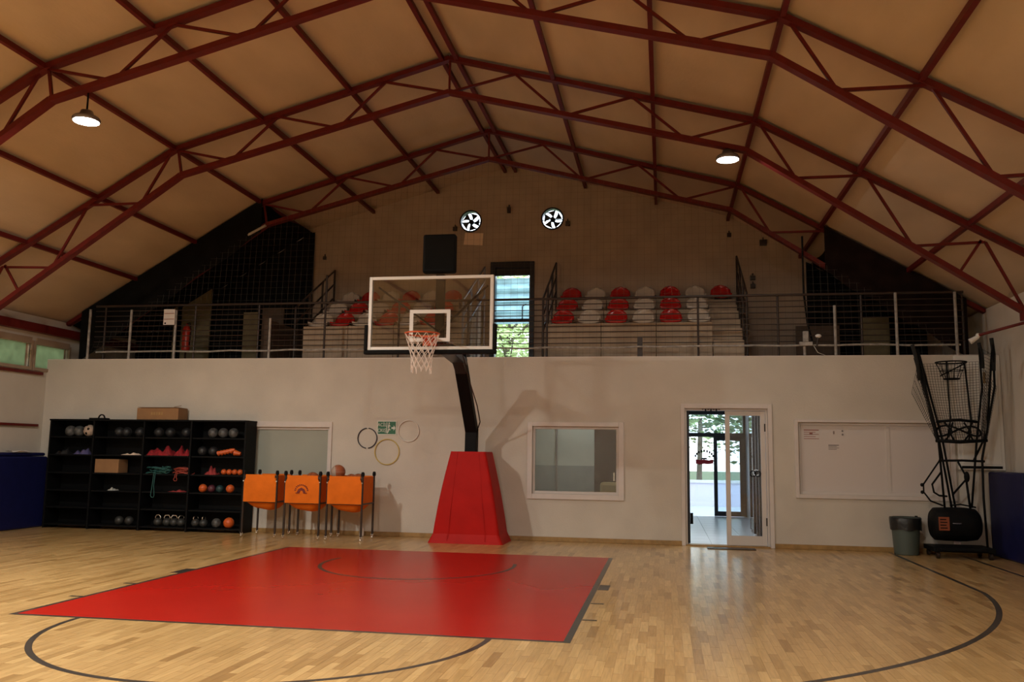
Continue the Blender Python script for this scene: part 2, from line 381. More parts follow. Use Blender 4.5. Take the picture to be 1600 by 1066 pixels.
# court markings
def ribbon(pts, w, name, label, z=.0012, mt='line', zt=None):
    n = len(pts); pts = [Vector((*p, 0)) for p in pts]; L = []; R = []
    for i, p in enumerate(pts):
        d = (pts[min(i+1, n-1)]-pts[max(i-1, 0)]).normalized(); s = Vector((-d.y, d.x, 0))*w/2; L.append(p+s); R.append(p-s)
    m = MB(); vs = [(*q[:2], z) for q in L+R]+[(*q[:2], 0.0) for q in L+R]; N2 = 2*n; fs = []
    for i in range(n-1):
        fs += [(i, i+1, n+i+1, n+i), (N2+i, N2+n+i, N2+n+i+1, N2+i+1), (i, N2+i, N2+i+1, i+1), (n+i, n+i+1, N2+n+i+1, N2+n+i)]
    fs += [(0, n, N2+n, N2), (n-1, N2+n-1, N2+2*n-1, 2*n-1)]
    m.add(vs, fs); return tag(m.build(name, M_[mt]), label, 'court marking')
tag(B(-2.47, 2.43, -5.8, 0, 0, .001).build('painted_key', M_['redpaint']), 'large red painted rectangle in front of the hoop base', 'court marking')
ribbon([(-2.495, .0), (-2.495, -5.85)], .05, 'key_line', 'dark line along the left edge of the red rectangle')
ribbon([(2.455, .0), (2.455, -5.85)], .06, 'key_line', 'dark line along the right edge of the red rectangle', z=.0013)
ribbon([(-2.47, -5.825), (2.425, -5.825)], .05, 'free_throw_line', 'dark line along the near edge of the red rectangle', z=.0011)
ribbon([(1.83*math.cos(t), -5.82+1.83*math.sin(t)) for t in [PI+PI*i/60 for i in range(61)]], .05, 'free_throw_arc', 'dark half circle bulging toward the viewer below the red rectangle', z=.0009)
ribbon([(6.75, 2.05), (6.75, -2.1)]+[(6.8*math.cos(t), -1.3+6.8*math.sin(t)) for t in [-.13-2.88*i/90 for i in range(91)]], .055, 'three_point_line', 'long dark line curving across the parquet at right', z=.0008)
ribbon([(7.77, 2.05), (7.77, -9)], .05, 'side_line', 'faint dark straight line nearest the right wall', z=.0008)
ribbon([(1.27*math.cos(t), -1.45+1.42*math.sin(t)) for t in [.25-(PI+.5)*i/50 for i in range(51)]], .05, 'restricted_arc', 'thin dark half circle drawn on the red paint under the hoop', z=.0026)
for sx, side in ((-1, 'left'), (1, 'right')):
    x0 = 2.49 if sx > 0 else 2.52
    a, b = sorted((sx*x0, sx*(x0+.12)))
    tag(B(a, b, -3.06, -2.68, 0, .0014).build('lane_block', M_['line']), 'thick dark block mark outside the %s edge of the red rectangle' % side, 'court marking')
    for k, y in enumerate((-3.95, -4.85)):
        a, b = sorted((sx*x0, sx*(x0+.13)))
        tag(B(a, b, y-.025, y+.025, 0, .0014).build('lane_tick', M_['line']), '%s thin dark tick outside the %s edge of the red rectangle' % (('farther', 'nearer')[k], side), 'court marking')

# ------------------------------------------------------------------ walls
def wall_xz(name, m, x0, x1, z0, z1, y0, y1, holes, top=None, xextra=(), circ=None):
    xs = sorted({x0, x1, *xextra, *[h[0] for h in holes], *[h[1] for h in holes]}); zs = sorted({z0, z1, *[h[2] for h in holes], *[h[3] for h in holes]})
    xs = [x for x in xs if x0 <= x <= x1]
    def solid(i, j):
        if i < 0 or j < 0 or i >= len(xs)-1 or j >= len(zs)-1: return False
        cx, cz = (xs[i]+xs[i+1])/2, (zs[j]+zs[j+1])/2
        return not any(h[0] < cx < h[1] and h[2] < cz < h[3] for h in holes)
    mb = MB()
    for i in range(len(xs)-1):
        for j in range(len(zs)-1):
            if not solid(i, j): continue
            a, b, c, d = xs[i], xs[i+1], zs[j], zs[j+1]; last = j == len(zs)-2
            ta, tb = (top(a), top(b)) if (top and last) else (d, d)
            v = [(a,y0,c),(b,y0,c),(b,y0,tb),(a,y0,ta),(a,y1,c),(b,y1,c),(b,y1,tb),(a,y1,ta)]; f = [(0,1,2,3),(4,7,6,5)]
            if not solid(i-1, j): f.append((0,3,7,4))
            if not solid(i+1, j): f.append((1,5,6,2))
            if not solid(i, j-1): f.append((0,4,5,1))
            if not solid(i, j+1): f.append((3,2,6,7))
            mb.add(v, f)
    if circ:
        for cx, cz, R, hs in circ:
            n = 32; vi = []; vo = []
            for k in range(n):
                t = 2*PI*k/n; c_, s_ = math.cos(t), math.sin(t); q = hs/max(abs(c_), abs(s_)); vi.append((cx+R*c_, cz+R*s_)); vo.append((cx+q*c_, cz+q*s_))
            vs = [(p[0], y0, p[1]) for p in vi+vo]+[(p[0], y1, p[1]) for p in vi+vo]; fs = []
            for k in range(n):
                l = (k+1) % n; fs += [(k, l, n+l, n+k), (2*n+k, 3*n+k, 3*n+l, 2*n+l), (k, 2*n+k, 2*n+l, l)]
            mb.add(vs, fs)
    o = mb.build(name, m); return struct(o)
W1 = (-4.25, -2.75, .9, 1.9); W2 = (.97, 2.46, .80, 1.955); DR = (3.57, 4.93, -.2, 2.28); W3 = (5.41, 7.75, .885, 2.06)
wf = wall_xz('wall_front', M_['wall'], XL, XR, -.2, HW, YW, YW+.18, [W1, W2, DR, W3])
FANS = ((-.86, 6.45), (.92, 6.45))
UD = (-.40, .545, 3.02, 5.53)
# gable: lower rows up to z 6.18, then a top row following the roof with square cells round the fans
def gable():
    mb = MB()
    y0, y1 = YG, YG+.16
    zb = 3.66
    def quad(a, b, c0, c1, d0, d1):   # x a..b, bottom c(a)->c(b), top d(a)->d(b)
        mb.add([(a,y0,c0),(b,y0,c1),(b,y0,d1),(a,y0,d0),(a,y1,c0),(b,y1,c1),(b,y1,d1),(a,y1,d0)], [(0,1,2,3),(4,7,6,5),(0,3,7,4),(1,5,6,2),(0,4,5,1),(3,2,6,7)])
    quad(XL, 3.35, -.2, -.2, 2.9, 2.9); quad(5.25, XR, -.2, -.2, 2.9, 2.9); quad(3.35, 5.25, 2.78, 2.78, 2.9, 2.9)
    quad(XL, UD[0], 2.9, 2.9, zb, zb); quad(UD[1], XR, 2.9, 2.9, zb, zb); quad(UD[0], UD[1], 2.9, 2.9, 3.12, 3.12)
    xs = [XL, -4.55, FANS[0][0]-.27, FANS[0][0]+.27, UD[0], 0, UD[1], FANS[1][0]-.27, FANS[1][0]+.27, 4.55, XR]
    for a, b in zip(xs[:-1], xs[1:]):
        if a == UD[0] or b == UD[1]: quad(a, b, UD[3], UD[3], roofz(a), roofz(b)); continue
        fan = [f for f in FANS if a < f[0] < b and b-a < .6]
        if fan: quad(a, b, zb, zb, 6.18, 6.18); quad(a, b, 6.72, 6.72, roofz(a), roofz(b))
        else: quad(a, b, zb, zb, roofz(a), roofz(b))
    for cx, cz in FANS:
        n = 32; vi = []; vo = []
        for k in range(n):
            t = 2*PI*k/n; c_, s_ = math.cos(t), math.sin(t); q = .27/max(abs(c_), abs(s_)); vi.append((cx+.225*c_, cz+.225*s_)); vo.append((cx+q*c_, 6.45+q*s_))
        vs = [(p[0], y0, p[1]) for p in vi+vo]+[(p[0], y1, p[1]) for p in vi+vo]; fs = []
        for k in range(n):
            l = (k+1) % n; fs += [(k, l, n+l, n+k), (2*n+k, 3*n+k, 3*n+l, 2*n+l), (k, 2*n+k, 2*n+l, l)]
        mb.add(vs, fs)
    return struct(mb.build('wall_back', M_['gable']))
gable()
def wall_yz(name, m, x0, x1, y0, y1, z1, holes):
    ys = sorted({y0, y1, *[h[0] for h in holes], *[h[1] for h in holes]}); zs = sorted({-.2, z1, *[h[2] for h in holes], *[h[3] for h in holes]}); mb = MB()
    for a, b in zip(ys[:-1], ys[1:]):
        for c, d in zip(zs[:-1], zs[1:]):
            if not any(h[0] < (a+b)/2 < h[1] and h[2] < (c+d)/2 < h[3] for h in holes): mb.box(x0, x1, a, b, c, d)
    return struct(mb.build(name, m))
LW = [(-3.0, -.5, 2.98, 3.42), (-.4, 1.65, 2.98, 3.42), (1.78, 2.72, 2.98, 3.42)]
wall_left = wall_yz('wall_left', M_['wall'], XL-.15, XL, YBK, YG, 3.96, LW)
wall_right = wall_yz('wall_right', M_['wall'], XR, XR+.15, YBK, YG, 3.99, [])
struct(B(XL-.15, XR+.15, YBK-.15, YBK, -.2, 7.8).build('wall_rear', M_['wall']))
# ceiling
mb = MB(); xs = [XL-.2, -4.55, 0, 4.55, XR+.2]
for a, b in zip(xs[:-1], xs[1:]):
    za, zb_ = roofz(a), roofz(b)
    mb.add([(a,YBK-.15,za),(b,YBK-.15,zb_),(b,YG+.3,zb_),(a,YG+.3,za),(a,YBK-.15,za+.12),(b,YBK-.15,zb_+.12),(b,YG+.3,zb_+.12),(a,YG+.3,za+.12)], [(0,1,2,3),(4,7,6,5),(0,4,5,1),(1,5,6,2),(2,6,7,3),(3,7,4,0)])
struct(mb.build('ceiling', M_['ceil']))
# gallery slab, slabs and partitions of the rooms below
struct(B(XL, XR, YW+.18, YG, 2.9, 3.08).build('floor_gallery', M_['tier']))
struct(B(XL, XR, YW, YW+.2, HW, HW+.012).build('trim_1', M_['trimwhite']))
struct(B(-8.6, 3.57, YW-.018, YW, 0, .075).build('baseboard_front', M_['base'], bevel=.004))
struct(B(4.93, XR, YW-.018, YW, 0, .075).build('baseboard_front', M_['base'], bevel=.004))
struct(B(XL, 9.6, YW+.0, 9.8, -.3, -.2).build('floor_annex', M_['terrace']))

# windows in the front wall
def win_frame(n, hole, outer, name, parent_label, pane=None, mullions=(), depth=.06):
    x0, x1, z0, z1 = hole; ox0, ox1, oz0, oz1 = outer; y = YW
    w = MB()
    for q in ((ox0, x0, oz0, oz1), (x1, ox1, oz0, oz1), (x0, x1, z1, oz1), (x0, x1, oz0, z0)): w.box(q[0], q[1], y-.03, y+.02, q[2], q[3])
    o = w.build(name, M_['trimwhite'], bevel=.004); struct(o, parent_label)
    f = MB(); t = .045
    for q in ((x0, x0+t, z0, z1), (x1-t, x1, z0, z1), (x0+t, x1-t, z1-t, z1), (x0+t, x1-t, z0, z0+t)): f.box(q[0], q[1], y+.03, y+.09, q[2], q[3])
    for mx in mullions: f.box(mx-.025, mx+.025, y+.03, y+.09, z0+t, z1-t)
    f.build('window_frame', M_['doorwhite'], o, bevel=.003)
    if pane: B(x0+t, x1-t, y+.06, y+.07, z0+t, z1-t).build('pane', pane, o)
    return o
win_frame(1, W1, (-4.36, -2.70, .82, 2.0), 'window_1', 'white framed window with grey-green blind behind the ball carts', M_['blind'])
win_frame(2, W2, (.885, 2.55, .71, 2.03), 'window_2', 'white framed window looking into an office right of the hoop base', M_['clear'])
wb = win_frame(3, W3, (5.35, 7.82, .82, 2.105), 'window_3', 'wide white framed opening filled by a whiteboard')
# whiteboard in two sheets
t = thing('whiteboard', 'wide whiteboard with pinned notices set in the frame right of the door', 'whiteboard', (6.5, YW+.08, .93))
B(5.455, 6.79, YW+.055, YW+.07, .93, 2.015).build('board_panel', M_['board'], t)
B(6.85, 7.70, YW+.055, YW+.07, .93, 2.015).build('board_panel', M_['board'], t)
B(6.79, 6.85, YW+.045, YW+.075, .93, 2.015).build('mullion', M_['doorwhite'], t)
def notice(x0, x1, z0, z1, lab, lines, mt='redprint', bars=()):
    p = thing('notice', lab, 'notice', ((x0+x1)/2, YW+.053, z0)); B(x0, x1, YW+.0525, YW+.0545, z0, z1).build('sheet', M_['board'], p)
    m = MB()
    for k in range(lines):
        z = z1-.018-(z1-z0-.04)*k/max(1, lines-1); m.box(x0+.01, x1-.01-(.0 if k % 2 == 0 else (x1-x0)*.2), YW+.0505, YW+.0525, z-.005-(.006 if k == 0 else 0), z+.004)
    for b_ in bars: m.box(b_[0], b_[1], YW+.0505, YW+.0525, b_[2], b_[3])
    m.build('print', M_[mt], p)
notice(5.50, 5.76, 1.77, 1.955, 'largest notice, with red heading, upper left of the whiteboard', 5, 'redprint', [(5.6, 5.65, 1.86, 1.89)])
notice(5.885, 6.07, 1.60, 1.71, 'small notice with grey heading low in the middle of the whiteboard', 4, 'greyprint')
tag(B(5.975, 5.995, YW+.045, YW+.055, 1.87, 1.92).build('board_marker', M_['greyprint']), 'short dark marker stuck near the top of the whiteboard', 'marker')
p = thing('magnet', 'pair of dark magnets right of the marker on the whiteboard', 'magnet', (6.12, YW+.05, 1.85)); MB().lathe([(.012, 0), (.012, .012)], (6.12, YW+.043, 1.925), 12, 'y').build('upper_magnet', M_['greyprint'], p); MB().lathe([(.016, 0), (.016, .012)], (6.122, YW+.043, 1.865), 12, 'y').build('lower_magnet', M_['greyprint'], p)

# ---- office behind window 2
def room(x0, x1, y0, y1, z1, name, mw, mlow=None, zl=1.26):
    m = MB(); m.cur = 0
    m.box(x0-.08, x0, y0, y1, -.2, z1); m.box(x1, x1+.08, y0, y1, -.2, z1); m.box(x0, x1, y1, y1+.08, -.2, z1); m.box(x0-.08, x1+.08, y0, y1+.08, z1, z1+.1)
    if mlow:
        m.cur = 1; m.box(x0, x0+.01, y0, y1, -.2, zl); m.box(x0, x1, y1-.01, y1, -.2, zl)
    return struct(m.build(name, [mw, mlow or mw]))
room(.3, 3.15, YW+.18, 4.15, 2.78, 'wall_office', M_['officewall'], M_['officelow'])
struct(B(.3, 3.15, YW+.18, 4.15, -.2, -.0).build('floor_office', M_['terrace']))
struct(B(1.14, 1.17, 4.11, 4.14, 0, 2.6).build('trim_2', M_['greyprint']))
t = thing('cabinet', 'tall dark reddish wooden cabinet seen through the office window', 'cabinet', (2.25, 3.8, 0)); B(1.93, 2.75, 3.6, 4.12, 0, 1.98).build('body', M_['wood'], t); B(1.95, 2.33, 3.58, 3.6, .05, 1.95).build('door', M_['wood'], t); B(2.35, 2.73, 3.58, 3.6, .05, 1.95).build('door', M_['wood'], t); B(2.29, 2.31, 3.56, 3.58, 1.0, 1.15).build('handle', M_['chrome'], t)
t = thing('armchair', 'tan armchair back just showing in the corner of the office window', 'chair', (2.25, 3.2, 0))
MB().box(1.98, 2.5, 2.95, 3.45, .25, .42).build('seat', M_['tan'], t, bevel=.04); MB().box(2.05, 2.5, 3.36, 3.5, .42, .98).build('backrest', M_['tan'], t, bevel=.06)
for x in (2.02, 2.46):
    for y in (3.0, 3.4): MB().tube((x, y, 0), (x, y, .26), .02).build('leg', M_['black'], t)
# ---- storage behind window 1 closed by blind: dark void room
room(-4.6, -2.4, YW+.18, 3.2, 2.78, 'wall_store', M_['officewall'])

# ---- doorway, corridor and glazed facade
x0, x1, z1 = 3.57, 4.93, 2.28
m = MB()
for q in ((3.505, x0, 0, 2.355), (x1, 5.0, 0, 2.355), (x0, x1, z1, 2.355)): m.box(q[0], q[1], YW-.03, YW+.02, q[2], q[3])
d1 = struct(m.build('door_1', M_['trimwhite'], bevel=.004), 'open white framed glazed double door to the bright corridor')
m = MB(); f = .035
for q in ((x0, x0+f, 0, z1), (x1-f, x1, 0, z1), (x0+f, x1-f, z1-f, z1)): m.box(q[0], q[1], YW+.02, YW+.12, q[2], q[3])
m.build('door_frame', M_['doorwhite'], d1, bevel=.003)
B(x0, x1, YW-.04, YW+.18, -.0, .02).build('threshold', M_['base'], d1)
def leaf(par, xa, xb, y, z0, z1_, st, mf, mg, bot=None, nm='door_leaf'):
    m = MB(); bot = bot or st
    for q in ((xa, xa+st, z0, z1_), (xb-st, xb, z0, z1_), (xa+st, xb-st, z1_-st, z1_), (xa+st, xb-st, z0, z0+bot)): m.box(q[0], q[1], y, y+.045, q[2], q[3])
    o = m.build(nm, mf, par, bevel=.003); B(xa+st, xb-st, y+.02, y+.026, z0+bot, z1_-st).build('pane', mg, o); return o
lf = leaf(d1, 4.24, 4.89, YW+.05, .025, 2.24, .075, M_['doorwhite'], M_['clear'], .155)
for z in (1.9, .35): B(4.875, 4.90, YW+.03, YW+.05, z, z+.13).build('hinge', M_['brownmetal'], lf)
m = MB(); m.ring((4.68, YW+.025, 1.20), .045, .008, 20, 6, 'y'); m.ring((4.76, YW+.025, 1.20), .045, .008, 20, 6, 'y'); m.build('pull_handle', M_['black'], lf)
# left leaf swung inwards, seen edge on
m = MB()
for q in ((YW+.14, YW+.21, .03, 2.24), (YW+.72, YW+.79, .03, 2.24), (YW+.21, YW+.72, 2.17, 2.24), (YW+.21, YW+.72, .03, .18)): m.box(3.605, 3.65, q[0], q[1], q[2], q[3])
lo = m.build('door_leaf', M_['alu'], d1); B(3.625, 3.63, YW+.21, YW+.72, .18, 2.17).build('pane', M_['clear'], lo)
B(3.655, 3.70, YW+.2, YW+.29, .34, .52).build('door_stop', M_['black'], d1)
m = MB()
for k in range(7): m.box(3.86+.045*k, 3.89+.045*k, YW+.02, YW+.028, 2.255-.014*(k % 2), 2.274)
m.build('print', M_['black'], d1)
# corridor shell
CX0, CX1, CY1 = 3.40, 5.22, 9.6
m = MB(); m.box(CX0-.1, CX0, YW+.18, CY1, -.2, 2.8); m.box(CX1, CX1+.1, YW+.18, CY1, -.2, 2.8); m.box(CX0-.1, CX1+.1, YW+.18, CY1, 2.8, 2.9)
struct(m.build('wall_corridor', M_['corrwall']))
cf = struct(B(CX0, CX1, YW, CY1+.1, -.2, -.004).build('floor_corridor', M_['terrace']))
for i in range(3):
    for j in range(12):
        a = CX0+.005+.607*i; b = YW+.02+.62*j
        B(a, a+.6, b, b+.612, -.004, .004).build('tile', M_['tile'], cf)
# folded glazed screen along the right side of the corridor
t = thing('folding_door', 'dark aluminium folding glazed door stacked at the right of the corridor', 'door', (4.95, 3.8, .004))
for k, (y, x) in enumerate(((2.75, 4.83), (3.35, 4.84), (4.1, 4.86), (5.2, 4.90))):
    B(x, x+.075, y, y+.06, .06, 2.3).build('stile', M_['alu'], t)
    MB().tube((x+.03, y+.03, .004), (x+.03, y+.03, .07), .022).build('roller', M_['chrome'], t)
B(4.86, 4.93, 2.8, 5.2, 2.3, 2.36).build('head_rail', M_['alu'], t)
B(4.885, 4.891, 3.4, 4.1, .08, 2.3).build('pane', M_['clear'], t); B(4.905, 4.911, 4.16, 5.2, .08, 2.3).build('pane', M_['clear'], t)
MB().ring((4.84, 3.3, 1.20), .05, .009, 20, 6, 'y').build('pull_handle', M_['chrome'], t)
# facade at the end of the corridor
fa = struct(thing('door_2', 'x', 'x', (4.3, CY1, 0))); fa['label'] = 'black aluminium glazed front door at the far end of the corridor'; del fa['category']
m = MB()
for q in ((CX0, CX1, 2.52, 2.62), (CX0, CX1, 1.96, 2.06), (CX0, CX0+.06, 0, 2.62), (CX1-.06, CX1, 0, 2.62)): m.box(q[0], q[1], CY1-.05, CY1+.03, q[2], q[3])
m.build('frame', M_['alu'], fa); struct(B(CX0, CX1, CY1-.05, CY1+.03, 2.62, 2.8).build('wall_lintel', M_['corrwall']))
B(CX0+.06, CX1-.06, CY1-.015, CY1-.007, 2.06, 2.52).build('pane', M_['bluish'], fa)
lfo = leaf(fa, 4.44, 5.16, CY1-.06, .01, 1.96, .09, M_['alu'], M_['bluish'], .12)
# round emblem on the entrance glass: arch of small black letters over a red word band
em = thing('door_emblem', 'round emblem with arched dark letters over a red band on the corridor glass', 'emblem', (4.05, 8.0, 1.42))
B(3.42, 4.44, CY1-.055, CY1-.05, .02, 1.95).build('pane', M_['clear'], fa)
m = MB()
for k in range(9):
    a = math.radians(160-k*17.5); c = Vector((4.21+.23*math.cos(a), CY1-.06, 1.42+.19*math.sin(a))); m.box(c.x-.02, c.x+.02, CY1-.064, CY1-.058, c.z-.03, c.z+.03)
m.prism([(4.16, 1.44), (4.26, 1.44), (4.30, 1.40), (4.12, 1.40)], CY1-.064, CY1-.058)
em.location = (4.21, CY1-.06, 1.28); ORG[em] = Vector(em.location)
m.build('lettering_arch', M_['black'], em)
M_['emred'] = mat('emblem_red', (.55, .01, .03), .5)
m = MB(); m.prism([(4.0, 1.29), (4.0, 1.40), (4.10, 1.385), (4.20, 1.40), (4.32, 1.38), (4.43, 1.40), (4.43, 1.30), (4.30, 1.28), (4.2, 1.29), (4.1, 1.27)], CY1-.066, CY1-.06); m.build('word_band', M_['emred'], em)

# ---- outdoors
struct(B(-60, 60, 9.7, 90, -.5, -.25).build('ground', M_['ground'])); struct(B(-4, 14, 9.7, 15.2, -.25, -.05).build('terrace', M_['terrace']))
struct(B(-4, 14, 15.0, 15.25, -.05, .66).build('wall_terrace', M_['parapet'])); struct(B(-4, 14, 14.95, 15.3, .66, .74).build('trim_3', M_['white']))
def tree(x, y, h, cr_, tr, lab, mt, n=1400, z0=None, seed=1):
    rnd = random.Random(seed); t = thing('tree', lab, 'tree', (x, y, -.25), 'trees outside the building')
    m = MB(); pts = [(x, y, -.25), (x+.1, y, h*.3), (x-.05, y+.1, h*.62), (x+.1, y, h*.9)]
    m.tube(pts[0], pts[1], tr, 8, tr*.8); m.tube(pts[1], pts[2], tr*.8, 8, tr*.5); m.tube(pts[2], pts[3], tr*.5, 8, tr*.2)
    for k in range(7):
        a = rnd.random()*6.28; zz = h*(.4+.07*k); m.tube((x, y, zz), (x+math.cos(a)*cr_*.7, y+math.sin(a)*cr_*.7, zz+cr_*.5), tr*.3, 6, tr*.08)
    m.build('trunk', M_['bark'], t)
    m = MB(); zc = z0 if z0 is not None else h*.65
    for k in range(n):
        v = Vector((rnd.gauss(0, 1), rnd.gauss(0, 1), rnd.gauss(0, 1))).normalized()*(rnd.random()**.4)*cr_
        c = Vector((x, y, zc))+Vector((v.x, v.y, v.z*1.05)); s_ = rnd.uniform(.07, .17)
        q = Matrix.Rotation(rnd.random()*6.28, 3, 'Z') @ Matrix.Rotation(rnd.random()*3, 3, 'X')
        m.add([c+q @ Vector(w)*s_ for w in ((-1, 0, 0), (0, -.5, .1), (1, 0, 0), (0, .5, .1))], [(0, 1, 2, 3)])
    o = m.build('foliage', M_[mt], t); o['kind'] = 'stuff'
tree(3.2, 19, 6.5, 2.2, .07, 'light green tree left in the front door view', 'leaf2', 1500, 4.4, 1)
tree(5.9, 18, 7, 2.3, .16, 'dark trunked tree at the right in the front door view', 'leaf', 2200, 4.3, 2)
tree(4.6, 24, 9, 3.2, .12, 'tall tree farther off in the front door view', 'leaf2', 2200, 5.0, 3)
tree(6.9, 26, 9, 3.4, .14, 'dark tree farther off at the right in the front door view', 'leaf', 2000, 4.2, 4)
tree(-2.2, 17, 7, 3.0, .2, 'light green tree filling the upper door view', 'leaf2', 5200, 5.0, 5)
tree(-5.2, 21, 9, 3.6, .2, 'light green tree behind the tree of the upper door view', 'leaf2', 4200, 5.2, 6)
m = MB(); nx = 14
vs = []; fs = []
for i in range(nx+1):
    z = 4.36+.98*i/nx; y = 6.2+.10*math.sin(i*1.9)-.03*i
    vs += [(-1.6, y, z), (1.2, y, z+.03), (1.2, y+.02, z+.03), (-1.6, y+.02, z)]
for i in range(nx):
    for k in range(4): fs.append((4*i+k, 4*i+(k+1) % 4, 4*i+4+(k+1) % 4, 4*i+4+k))
m.add(vs, fs+[(0, 1, 2, 3), (4*nx, 4*nx+3, 4*nx+2, 4*nx+1)]); aw = thing('awning', 'turquoise fabric awning hanging outside the upper door', 'awning', (-.2, 6.1, 2.9)); m.build('fabric', M_['awning'], aw)
for x in (-1.6, 1.2): MB().tube((x, 6.05, -.25), (x, 6.05, 5.45), .03).build('pole', M_['galv'], aw)

# ------------------------------------------------------------------ upper exit door
dd = struct(thing('door_3', 'x', 'x', (.07, YG, 3.08))); dd['label'] = 'dark framed upper gallery door standing open to daylight'; del dd['category']
m = MB(); a, b = UD[0], UD[1]
for q in ((a, a+.11, 3.08, 5.53), (b-.10, b, 3.08, 5.53), (a+.11, b-.10, 5.40, 5.53)): m.box(q[0], q[1], YG-.04, YG+.16, q[2], q[3])
m.build('frame', M_['alu'], dd, bevel=.004)
B(a+.11, b-.10, YG+.02, YG+.06, 5.24, 5.40).build('transom_panel', M_['alu'], dd)
B(a+.11, b-.10, YG+.02, YG+.05, 4.25, 4.31).build('mid_rail', M_['alu'], dd)
m = MB(); m.path([(.42, YG+.02, 4.6), (.36, YG-.03, 4.6), (.30, YG-.03, 4.56), (.30, YG-.03, 4.25)], .012, 6); m.build('pull_handle', M_['black'], dd)

# ------------------------------------------------------------------ roof trusses and purlins
def vx(x, y, z): return (x, y, z)
TOP = [(0, 7.55), (4.55, 6.30), (8.3, 4.105)]
def truss(y, lab, grp='roof trusses'):
    t = thing('roof_truss', lab, 'roof truss', (0, y, 4.0)); st = M_['steel']
    for s in (-1, 1):
        xe = 8.55 if s > 0 else 8.6; ze = 6.30-.586*(xe-4.55)
        m = MB(); m.beam((0, y, 7.55), (s*4.55, y, 6.30), .11, .07); m.beam((s*4.55, y, 6.30), (s*xe, y, ze), .11, .07); m.build('top_chord', st, t)
        m = MB(); xb = 8.0; m.beam((0, y, 7.0), (s*4.42, y, 5.86), .12, .07); m.beam((s*4.42, y, 5.86), (s*xb, y, 3.45), .12, .07); m.build('bottom_chord', st, t)
        nodes = [((0, 7.0), (1.03, 7.23)), ((1.03, 7.23), (1.78, 6.52)), ((1.78, 6.52), (2.8, 6.76)), ((2.8, 6.76), (3.57, 6.07)), ((3.57, 6.07), (4.5, 6.28)),
                 ((4.62, 6.25), (5.1, 5.42)), ((5.1, 5.42), (6.05, 5.42)), ((6.05, 5.42), (6.62, 4.39)), ((6.62, 4.39), (7.55, 4.42)), ((7.5, 4.45), (7.2, 4.0)), ((7.55, 4.42), (8.0, 3.45))]
        if s < 0: nodes.append(((4.5, 6.28), (4.42, 5.86)))
        for p, q in nodes: MB().beam((s*p[0], y, p[1]), (s*q[0], y, q[1]), .035, .035).build('web_brace', st, t)
        if y < 2: B(*sorted((s*7.95, s*xe)), y-.07, y+.07, 3.34, 3.52).build('haunch', st, t)
    MB().beam((0, y, 7.0), (0, y, 7.52), .03, .03).build('web_brace', st, t)
truss(-3.5, 'nearest dark red steel roof truss, cut by the top of the picture')
truss(-.45, 'middle dark red steel roof truss, directly above the hoop')
truss(2.65, 'farthest dark red steel roof truss, above the gallery rail')
PX = [(-.115, 'left of the twin ridge'), (.115, 'right of the twin ridge'), (-1.60, 'first left of the ridge'), (-3.05, 'second left of the ridge'), (-4.55, 'left knee'), (-5.87, 'first below the left knee'), (-7.1, 'second below the left knee'),
      (1.62, 'first right of the ridge'), (3.10, 'second right of the ridge'), (4.55, 'right knee'), (5.95, 'first below the right knee'), (7.35, 'second below the right knee')]
for x, d in PX:
    a = abs(x); z = 7.55-.2747*a+.01 if a < 4.56 else 6.30-.586*(a-4.55)+.01
    tag(MB().beam((x, YBK+.2, z), (x, YG-.02, z), .06, .07).build('purlin', M_['steel']), 'dark red steel purlin, %s purlin of the roof' % d, 'purlin')
# eaves beams and rails on the left wall
tag(MB().box(XL, XL+.14, YBK+.2, YG, 3.64, 3.80).build('eaves_beam', M_['steel']), 'dark red eaves beam above the high left windows', 'beam')
tag(B(XL, XL+.05, YBK+.2, 2.0, 2.845, 2.90).build('wall_rail', M_['steel']), 'dark red rail just below the high left windows', 'rail')
tag(B(XL, XL+.05, YBK+.2, 1.98, 1.86, 1.905).build('wall_rail', M_['steel']), 'lower dark red rail on the left wall above the blue pad', 'rail')
for k, (a, b, c, d) in enumerate(LW):
    m = MB(); y0, y1 = a, b
    for q in ((y0-.05, y0, c-.06, d+.06), (y1, y1+.05, c-.06, d+.06), (y0, y1, c-.06, c), (y0, y1, d, d+.12)): m.box(XL-.02, XL+.03, q[0], q[1], q[2], q[3])
    o = struct(m.build('window_%d' % (4+k), M_['beige'])); B(XL-.08, XL-.07, y0, y1, c, d).build('pane', M_['frost'], o)
    for q in ((y0, y0+.03), (y1-.03, y1)): B(XL-.09, XL-.06, q[0], q[1], c, d).build('sash', M_['beige'], o)
# lamps
def highbay(loc, lab, lens, zt):
    x, y, z = loc; t = thing('high_bay_lamp', lab, 'ceiling lamp', (x, y, z))
    MB().lathe([(.165, .0), (.17, .03), (.15, .06), (.09, .085), (.07, .14), (.0, .15)], loc, 28).build('housing', M_['galv'], t, smooth=True)
    MB().lathe([(.0, -.012), (.10, -.01), (.155, 0), (.155, .012), (0, .012)], loc, 28).build('lens', lens, t, smooth=True)
    MB().tube((x, y, z+.14), (x, y, zt), .012).build('hanger', M_['black'], t)
highbay(LAMP_A, 'glaring round high bay lamp hanging at the left under the nearest truss', M_['lens'], 5.97)
highbay(LAMP_B, 'round high bay lamp glowing at the right under the middle truss', M_['lens2'], 5.92)

